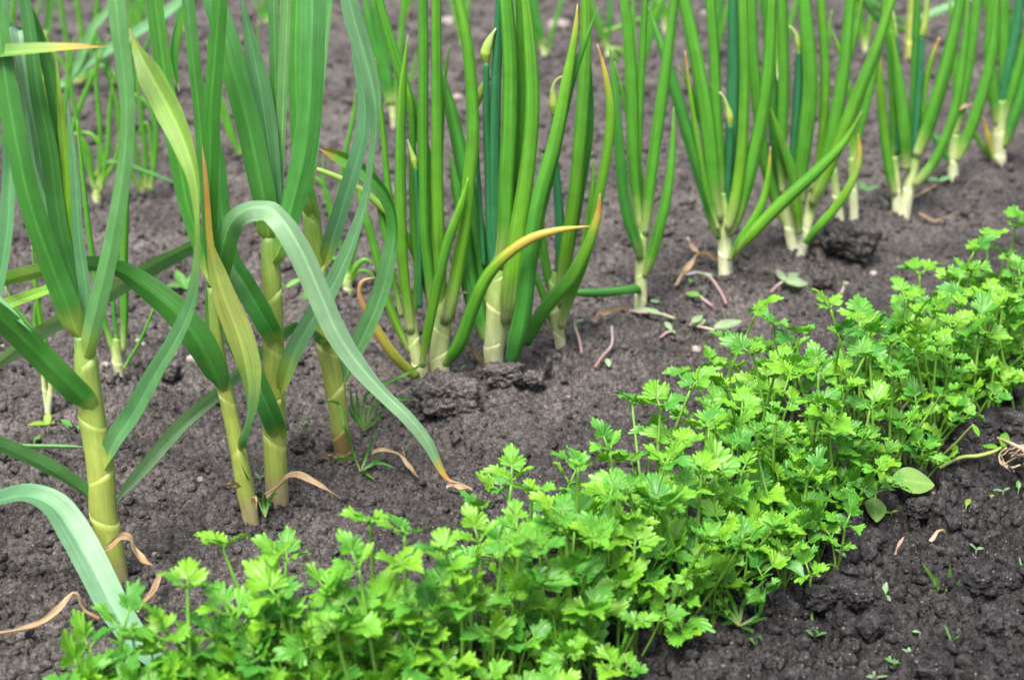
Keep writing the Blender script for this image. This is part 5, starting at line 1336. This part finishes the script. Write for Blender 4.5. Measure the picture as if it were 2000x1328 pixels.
# pale stalk weed leaning over the clods at the right
sw = plant('stalk_weed', 1822, 920, 'bent pale stalk with a parsley-like leaf leaning over clods at right', 'weed')
def on_ground_tube(parent, pts, w, S, name='stalk', mat=None, base_lift=0.002):
    K = []
    for p in pts:
        g = ground_pt(p[0], p[1], p[2] if len(p) > 2 else 0.004); K.append(g)
    P, kn = catmull(np.array(K), 30); t = np.linspace(0, 1, 30)
    wd = spread(w, kn, t); dep = np.array([depth_of(q) for q in P])
    mb = MB(); tube(mb, P, np.maximum(wd * dep / FPX / 2, .0003), S, 8)
    return mb.build(name, mat or M_STALK, parent)
SP = [(0, (0.30, 0.42, 0.12)), (1, (0.33, 0.46, 0.10))]
on_ground_tube(sw, [(1822, 920, .002), (1850, 905, .008), (1878, 893, .014), (1910, 890, .018), (1940, 882, .02), (1955, 874, .02)], [7, 8, 8, 8, 7, 6], SP)
on_ground_tube(sw, [(1820, 912, .004), (1840, 890, .02), (1870, 862, .04), (1890, 840, .055), (1901, 829, .062)], [5, 5, 5, 4, 3], SP)
for (b, t, w, z) in [((1948, 875), (1918, 868), 16, .022), ((1958, 872), (1966, 842), 22, .022), ((1902, 830), (1912, 852), 12, .058), ((1955, 876), (1966, 872), 8, .02), ((1862, 882), (1866, 864), 16, .03)]:
    oval_leaf(sw, None, t, b, w, z, (0.13, 0.33, 0.03))

# strap-leaved seedling lying out of the row
sl = plant('strap_leaf_weed', 1432, 1136, 'strap-leaved weed folding over at the path edge of the parsley', 'weed')
blade(sl, [(1432, 1136, 0), (1470, 1122, -.01), (1500, 1108, -.016), (1535, 1103, -.02), (1556, 1109, -.026), (1568, 1124, -.03), (1577, 1130, -.032)], [8, 12, 18, 24, 26, 16, 4], [(0, YG), (0.3, (0.14, 0.34, 0.05)), (0.7, (0.14, 0.34, 0.08)), (1, GBL)], [40, 45, 50, 50, 30, 20, 20], tip=0.15, mat=M_WEED, curv=60)
blade(sl, [(1436, 1134, .004), (1440, 1090, .01), (1430, 1060, .016), (1405, 1045, .02), (1390, 1040, .02)], [8, 18, 20, 14, 4], [(0, YG), (0.3, GBD), (1, GBD)], [30, 30, 40, 50, 50], mat=M_WEED, curv=50)

# drooping sprig at the bottom of the row
ds = plant('drooping_sprig', 1275, 1180, 'drooping parsley sprig hanging out over the path at the bottom', 'parsley')
on_ground_tube(ds, [(1275, 1165, .006), (1298, 1180, .02), (1318, 1200, .022), (1330, 1222, .018), (1337, 1240, .012)], [7, 6, 6, 5, 4], SP)
for (px, py, rot, k, sz) in [(1352, 1222, -0.5, 3, 0.020), (1340, 1244, -1.9, 6, 0.021), (1360, 1236, -1.1, 9, 0.015)]:
    q = ground_pt(px - 12, py - 6, 0.016)
    l = bpy.data.objects.new('leaflet', LEAFLETS[k]); COL.objects.link(l); l.parent = ds
    l.matrix_basis = Matrix.Translation(Vector(q) - Vector(ds.location)) @ Matrix.Rotation(rot - 1.57, 4, 'Z') @ Matrix.Rotation(0.3, 4, 'X') @ Matrix.Scale(sz, 4)

# pulled weeds wilting on the ridge
def wilt(px, py, stem_pts, leaves, label, S=None):
    o = plant('wilted_weed', px, py, label, 'weed', 'pulled weeds left on the ridge')
    on_ground_tube(o, stem_pts, [6] * len(stem_pts), S or [(0, (0.32, 0.18, 0.20)), (0.6, (0.40, 0.30, 0.28)), (1, (0.3, 0.4, 0.2))], 'stem')
    for (b, t, w, z, c) in leaves: oval_leaf(o, None, t, b, w, z, c)
    return o
PG = (0.30, 0.42, 0.24)
wilt(1508, 570, [(1506, 571, .003), (1518, 558, .005), (1535, 545, .007)], [((1532, 548), (1578, 552), 26, .008, PG), ((1532, 548), (1518, 524), 18, .01, PG), ((1540, 540), (1560, 532), 16, .009, PG)], 'wilted weed with pale arrow leaf and purple stalk on the ridge')
wilt(1228, 606, [(1214, 606, .004), (1250, 610, .006), (1285, 612, .005), (1318, 622, .004)], [((1285, 612), (1222, 603), 16, .008, PG), ((1290, 612), (1252, 600), 14, .012, PG), ((1270, 588), (1290, 588), 10, .006, WB)], 'wilted weed lying flat before the slender single-stem onion')
wilt(1300, 658, [(1290, 660, .003), (1302, 650, .005), (1314, 646, .006)], [((1310, 644), (1300, 626), 14, .007, PG), ((1312, 645), (1319, 650), 8, .005, PG)], 'small wilted weed below the slender single-stem onion')
wilt(1345, 632, [(1346, 634, .004), (1375, 640, .005), (1400, 646, .004)], [((1350, 634), (1378, 622), 20, .008, PG), ((1352, 630), (1372, 614), 16, .012, PG), ((1395, 640), (1450, 624), 22, .01, PG)], 'wilted weed with pale leaves close behind the parsley top')
wilt(1180, 705, [(1162, 717, .003), (1175, 698, .006), (1194, 675, .010), (1195, 638, .016)], [((1186, 700), (1190, 716), 12, .004, PG)], 'two bare purple stalks of a pulled weed on the ridge', [(0, (0.34, 0.20, 0.18)), (1, (0.36, 0.30, 0.33))])
wilt(1130, 660, [(1136, 690, .003), (1132, 665, .008), (1124, 640, .012), (1122, 626, .016)], [((1122, 630), (1140, 622), 10, .016, PG)], 'thin purple stalked weed right of drooped leaf onion', [(0, (0.34, 0.20, 0.22)), (1, (0.3, 0.36, 0.2))])
wilt(1400, 575, [(1419, 594, .003), (1405, 566, .008), (1385, 540, .012), (1362, 532, .01)], [((1362, 533), (1338, 535), 16, .012, (0.42, 0.36, 0.42)), ((1375, 536), (1392, 536), 10, .014, PG), ((1350, 540), (1348, 552), 10, .005, WG)], 'wilted weed with pink stalk in front of narrow necked onion')
wilt(1372, 575, [(1392, 598, .003), (1378, 588, .004), (1366, 578, .005)], [((1366, 578), (1340, 570), 18, .008, (0.16, 0.33, 0.06))], 'fallen green seed leaf on pink stalk below narrow necked onion')
wilt(1640, 590, [(1642, 575, .003), (1648, 562, .008), (1650, 553, .012)], [((1650, 556), (1655, 548), 12, .013, PG)], 'tiny weed with pink stalk behind the parsley crown')

# dry leaves lying on the soil
DL = 'dry leaves on the soil'
def dryl(pts, w, label, **kw):
    o = dry_strip(pts, w, None, lift=kw.pop('lift', 0.004), **kw); tag(o, label, 'dry leaf', DL); return o
dryl([(-40, 1250), (30, 1247, .006), (80, 1236, .008), (120, 1222, .014), (152, 1212, .022), (165, 1226, .014), (194, 1234, .01)], [18, 20, 14, 16, 16, 14, 16], 'long curled tan dry leaf in the lower left corner', roll=50)
dryl([(270, 1205, .004), (300, 1180, .01), (318, 1152, .012), (342, 1138, .008)], [12, 14, 14, 6], 'brown dry leaf behind the lone parsley sprig')
dryl([(728, 895, .006), (748, 900, .01), (775, 902, .008), (795, 918, .006), (812, 938, .004)], [10, 12, 10, 10, 12], 'bent brown dry leaf right of the grass by hindmost garlic')
dryl([(872, 958, .003), (895, 962, .006), (922, 966, .004)], [10, 14, 12], 'short tan dry leaf under the brown tip of arching blade')
dryl([(1158, 634, .003), (1180, 622, .006), (1226, 612, .006)], [12, 14, 12], 'pale dry leaf lying on the ridge before slender onion')
dryl([(1322, 562, .003), (1345, 536, .01), (1370, 522, .016), (1402, 524, .01)], [10, 13, 13, 12], 'orange dry leaf at the foot of narrow necked onion')
dryl([(1775, 398, .003), (1795, 388, .006), (1830, 370, .006)], [5, 7, 6], 'thin dry leaf at right foot of twin-stemmed onion')
dryl([(1793, 420, .003), (1822, 436, .004), (1855, 428, .004)], [5, 5, 4], 'thin straw in the soil below single pale onion')
dryl([(1590, 482, .003), (1602, 480, .004)], [6, 5], 'small brown scrap by the twin-necked onion', n=12)
dryl([(1748, 1090, .003), (1756, 1075, .006), (1764, 1066, .008)], [7, 8, 7], 'small pinkish dry twig on the cloddy path', n=14, S=[(0, (0.4, 0.28, 0.22)), (1, (0.5, 0.36, 0.30))])
dryl([(1815, 1080, .003), (1832, 1072, .006), (1850, 1066, .005)], [8, 10, 8], 'pale dry scrap of leaf on the cloddy path', n=14, S=[(0, (0.5, 0.40, 0.32)), (1, (0.42, 0.25, 0.16))])
dryl([(785, 880, .004), (790, 898, .004)], [3, 3], 'tiny straw left of the grass tuft at garlic foot', n=10)
dryl([(1340, 480, .01), (1356, 500, .008), (1372, 512, .006)], [8, 10, 6], 'frayed dry husk beside narrow necked onion foot')

# straw bundle at the right edge
sb = empty('straw_bundle', ground_pt(1985, 915)); tag(sb, 'matted bundle of dry straw and roots at the right picture edge', 'straw')
for k in range(26):
    rr = random.Random(50 + k)
    x0 = rr.uniform(1950, 2030); y0 = rr.uniform(858, 912); 
    a = rr.uniform(-0.9, 1.0); L = rr.uniform(20, 60)
    pts = [(x0, y0, rr.uniform(.004, .03)), (x0 + math.cos(a) * L * .5 + rr.uniform(-8, 8), y0 + math.sin(a) * L * .4 + rr.uniform(-8, 8), rr.uniform(.004, .03)), (x0 + math.cos(a) * L, y0 + math.sin(a) * L * .8, rr.uniform(.002, .02))]
    on_ground_tube(sb, pts, [2.5, 3, 1.5] if k else [7, 6, 5], [(0, (0.46, 0.36, 0.26)), (1, (0.38, 0.28, 0.19))], 'straw', M_DRY)
on_ground_tube(sb, [(1948, 855, .02), (1975, 866, .024), (2010, 882, .02)], [5, 7, 7], [(0, (0.5, 0.38, 0.30)), (1, (0.46, 0.35, 0.26))], 'straw', M_DRY)
on_ground_tube(sb, [(1966, 874, .022), (1952, 888, .014), (1956, 906, .008), (1975, 913, .006), (1992, 908, .006)], [4, 4, 5, 5, 4], [(0, (0.6, 0.52, 0.38)), (1, (0.55, 0.42, 0.28))], 'straw', M_DRY)

# stones
PEB = [clod_mesh('pebble', 800 + 7 * k, 3, M_STONE, 0.45, 0.2) for k in range(4)]
def pebble(px, py, w, label, k=0):
    g = ground_pt(px, py); z = gh(g[0], g[1]); r = w * depth_of(g) / FPX / 2
    o = put('pebble', PEB[k % 4], (g[0], g[1], z + r * .35), (0, 0, k * 1.3), (r, r * .8, r * .7)); tag(o, label, 'pebble', 'pale pebbles in the soil')
for i, (x, y, w, l) in enumerate([
        (376, 706, 24, 'cratered whitish pebble left of the slim garlic stem'), (340, 694, 16, 'white and tan pebble beside the cratered pebble'), (206, 710, 18, 'pale pebble beside white ribbed onion neck'),
        (270, 660, 12, 'small white pebble behind the drooping thin onion leaf'), (280, 668, 10, 'small tan pebble behind the drooping thin onion leaf'), (3, 660, 12, 'small pale pebble at left picture edge'),
        (137, 1262, 18, 'pinkish white pebble in the lower left corner'), (303, 1073, 14, 'tan pebble right of thick garlic foot'), (1706, 527, 18, 'white pebble below the big round soil ball'),
        (1360, 676, 22, 'white chalky scrap behind the parsley on the slope'), (1730, 860, 6, 'tiny pebble by oval weed leaf'), (390, 928, 16, 'grey-pink pebble between the thick and slim garlic'),
        (570, 1040, 18, 'tan pebble below the tallest garlic'), (1785, 1035, 9, 'tiny white pebble on the upper path'), (1822, 968, 8, 'tiny white pebble above the forked seedling'),
        (1822, 1221, 12, 'white pebble on path below the sparse grass tuft'), (1540, 1252, 9, 'tiny white pebble right of the spreading grass tuft'), (1836, 1206, 9, 'tiny white pebble right of sparse grass tuft'),
        (875, 45, 34, 'pinkish stone at top edge above the dense onion clump'), (1092, 50, 40, 'tan stone at top edge behind the rear onion'), (895, 188, 24, 'tan stone behind the dense clump leaves'),
        (1375, 25, 16, 'white pebble at top edge'), (1110, 760, 10, 'bluish pebble on the bare slope'), (263, 1155, 9, 'white speck of stone right of the fallen blade'),
        (697, 1065, 16, 'white rooty scrap among the near parsley')]): pebble(x, y, w, l, i)
# charcoal sliver
g = ground_pt(1069, 735); 
ch = put('charcoal_sliver', clod_mesh('charcoal_sliver', 911, 3, M_CLOD, 0.4, 0.6), (g[0], g[1], g[2] + .006), (0.5, 0.1, 0.1), (.0035, .004, .019)); tag(ch, 'thin dark charcoal sliver standing in the ridge slope', 'charcoal')

# the clods one notices
clod_px(872, 806, 112, 72, 'big squarish overhanging soil block below the dense onion clump', 2, sink=0.02, deep=0.7)
clod_px(985, 745, 66, 36, 'broad low soil lump at the foot of the thick stemmed onion', 5, sink=0.3)
clod_px(1040, 750, 44, 30, 'rough soil lump right of the thick stemmed onion foot', 0, sink=0.35)
clod_px(1665, 503, 104, 66, 'big round dark soil ball right of the twin-necked onion', 1, sink=0.06)
clod_px(1610, 560, 40, 26, 'small rounded clod behind parsley crown top', 3, sink=0.3)
clod_px(1912, 1160, 84, 76, 'large smooth round clod on the path at right', 6, sink=0.22)
clod_px(1795, 1008, 46, 40, 'round clod under the oval weed leaf, left of its twin', 7, sink=0.25)
clod_px(1836, 1000, 48, 40, 'round clod under the oval weed leaf, right of its twin', 3, sink=0.3)
clod_px(1870, 960, 70, 36, 'ridged flat clod beside the oval weed leaf', 5, sink=0.4, rot=0.5)
clod_px(1920, 850, 70, 56, 'dark clod behind the bent pale stalk', 0, sink=0.3)
clod_px(1880, 866, 44, 44, 'dark clod between bent stalk and parsley stems', 4, sink=0.3)
clod_px(1960, 838, 90, 40, 'wide dark clod right of the parsley stems', 2, sink=0.35)
clod_px(1820, 1325, 66, 50, 'large clod cut by the bottom edge on the path', 1, sink=0.3)
clod_px(1540, 1152, 26, 24, 'small loose clod in the dark hollow below parsley', 6, sink=0.1)
clod_px(1635, 1165, 60, 44, 'angular clod on path right of the dark hollow', 2, sink=0.3)
clod_px(1600, 1180, 50, 40, 'tilted clod at edge of the dark hollow', 5, sink=0.35)
clod_px(1680, 1180, 56, 36, 'rounded clod on path below the small low parsley', 7, sink=0.35)
clod_px(1830, 1190, 50, 36, 'lumpy clod at left of the large smooth clod', 3, sink=0.3)
clod_px(590, 880, 44, 40, 'dark rough clod between tallest and hindmost garlic', 4, sink=0.3)
clod_px(330, 735, 44, 34, 'rough clod beside the cratered pebble', 1, sink=0.35)
clod_px(925, 1000, 34, 30, 'small dark clod above the near parsley', 5, sink=0.25)

# loose clods one can still tell apart, then crumbs nobody could count
RC = random.Random(31)
def scatter_clods(n, region, label, group, smin, smax):
    k = 0
    while k < n:
        px, py = region(RC)
        g = ground_pt(px, py); s = depth_of(g) / FPX
        r = (smin + (smax - smin) * RC.random() ** 2.2) * s / 2
        z = gh(g[0], g[1])
        o = put('soil_clod', RC.choice(CLODS_S), (g[0], g[1], z + r * RC.uniform(-.1, .35)), (RC.uniform(0, 6), RC.uniform(0, 6), RC.uniform(0, 6)), (r, r * RC.uniform(.7, 1), r * RC.uniform(.6, .9)))
        tag(o, label, 'clod', group); k += 1
def reg_path(r):
    while True:
        x = r.uniform(1180, 2040); y = r.uniform(830, 1340)
        if y > fy(x) - 5: return x, y
def reg_garlic(r):
    while True:
        x = r.uniform(-40, 1000); y = r.uniform(700, 1330)
        if y < by(x) - 10: return x, y
def reg_ridge(r):
    while True:
        x = r.uniform(720, 2030); y = r.uniform(330, 980)
        base = np.interp(x, [720, 850, 1415, 1950], [830, 745, 540, 320])
        if base - 20 < y < by(x) - 30 and abs(r.gauss(0, 1)) < 1.2: return x, y
def reg_back(r):
    while True:
        x = r.uniform(-40, 2040); y = r.uniform(10, 800)
        base = np.interp(x, [-40, 225, 850, 1950], [1000, 900, 720, 300])
        if y < base - 20: return x, y
scatter_clods(110, reg_path, 'small crumbly soil clod lying loose on the cloddy path at right', 'loose clods on the path', 10, 60)
scatter_clods(50, reg_garlic, 'small dark soil clod lying loose around the garlic feet', 'loose clods around the garlic', 9, 26)
scatter_clods(60, reg_ridge, 'small soil clod lying loose on the onion ridge slope', 'loose clods on the ridge', 9, 30)
scatter_clods(60, reg_back, 'small soil clod lying loose between the rear rows', 'loose clods in the rear', 9, 26)

def crumb_stuff(n):
    v0, f0 = icosphere(1)
    kinds = []
    for k in range(6): kinds.append(v0 * (1 + 0.9 * noise3(v0, 60 + k * 9, 1.7))[:, None])
    xs = []; ys = []; rs = []
    rng = np.random.default_rng(5)
    # over the whole visible bed: more of them on the path and in the rear, where the soil is rougher
    while len(xs) < n:
        Y = 0.86 + 3.6 * rng.random() ** 1.6; X = rng.uniform(-0.42, 0.42) * Y
        d = (X - ROWA[0]) * ROWN[0] + (Y - ROWA[1]) * ROWN[1]
        p = 1.0 if d > 0.3 else (0.55 if d > -0.05 else 0.7)
        if rng.random() > p: continue
        xs.append(X); ys.append(Y); rs.append((0.0010 + 0.0044 * rng.random() ** 3.0) * (1.25 if d > .3 else 1) * max(1, Y / 1.5))
    for o in bpy.data.objects:
        if o.type == 'EMPTY' and o.name.split('.')[0] in ('garlic_plant', 'onion_plant', 'young_onion'):
            for _ in range(45):
                a = rng.uniform(0, 6.283); d = 0.008 + 0.02 * rng.random() ** 1.3
                xs.append(o.location.x + d * math.cos(a)); ys.append(o.location.y + d * math.sin(a)); rs.append(0.0015 + 0.004 * rng.random() ** 2)
    n = len(xs)
    xs = np.array(xs); ys = np.array(ys); rs = np.array(rs)
    zs = ground_h(xs, ys)
    V = []; F = []
    fa = np.array(f0)
    for i in range(n):
        a = rng.uniform(0, 6.28, 3)
        m = np.array(Euler(a).to_matrix())
        V.append((kinds[i % 6] * rng.uniform(.65, 1.1, 3)) @ m.T * rs[i] + [xs[i], ys[i], zs[i] + rs[i] * .35])
        F.append(fa + i * len(v0))
    V = np.concatenate(V); F = np.concatenate(F)
    me = bpy.data.meshes.new('soil_crumbs')
    me.vertices.add(len(V)); me.vertices.foreach_set('co', V.astype(np.float32).ravel())
    me.loops.add(F.size); me.loops.foreach_set('vertex_index', F.ravel().astype(np.int32))
    me.polygons.add(len(F)); me.polygons.foreach_set('loop_start', (np.arange(len(F)) * 3).astype(np.int32))
    me.polygons.foreach_set('loop_total', np.full(len(F), 3, dtype=np.int32))
    me.polygons.foreach_set('use_smooth', np.ones(len(F), bool))
    me.update(calc_edges=True); me.materials.append(M_SOIL)
    o = bpy.data.objects.new('soil_crumbs', me); COL.objects.link(o)
    tag(o, 'countless fine soil crumbs strewn over the bed', kind='stuff')
crumb_stuff(26000)

for o in bpy.data.objects:
    if '_y' in o: del o['_y']
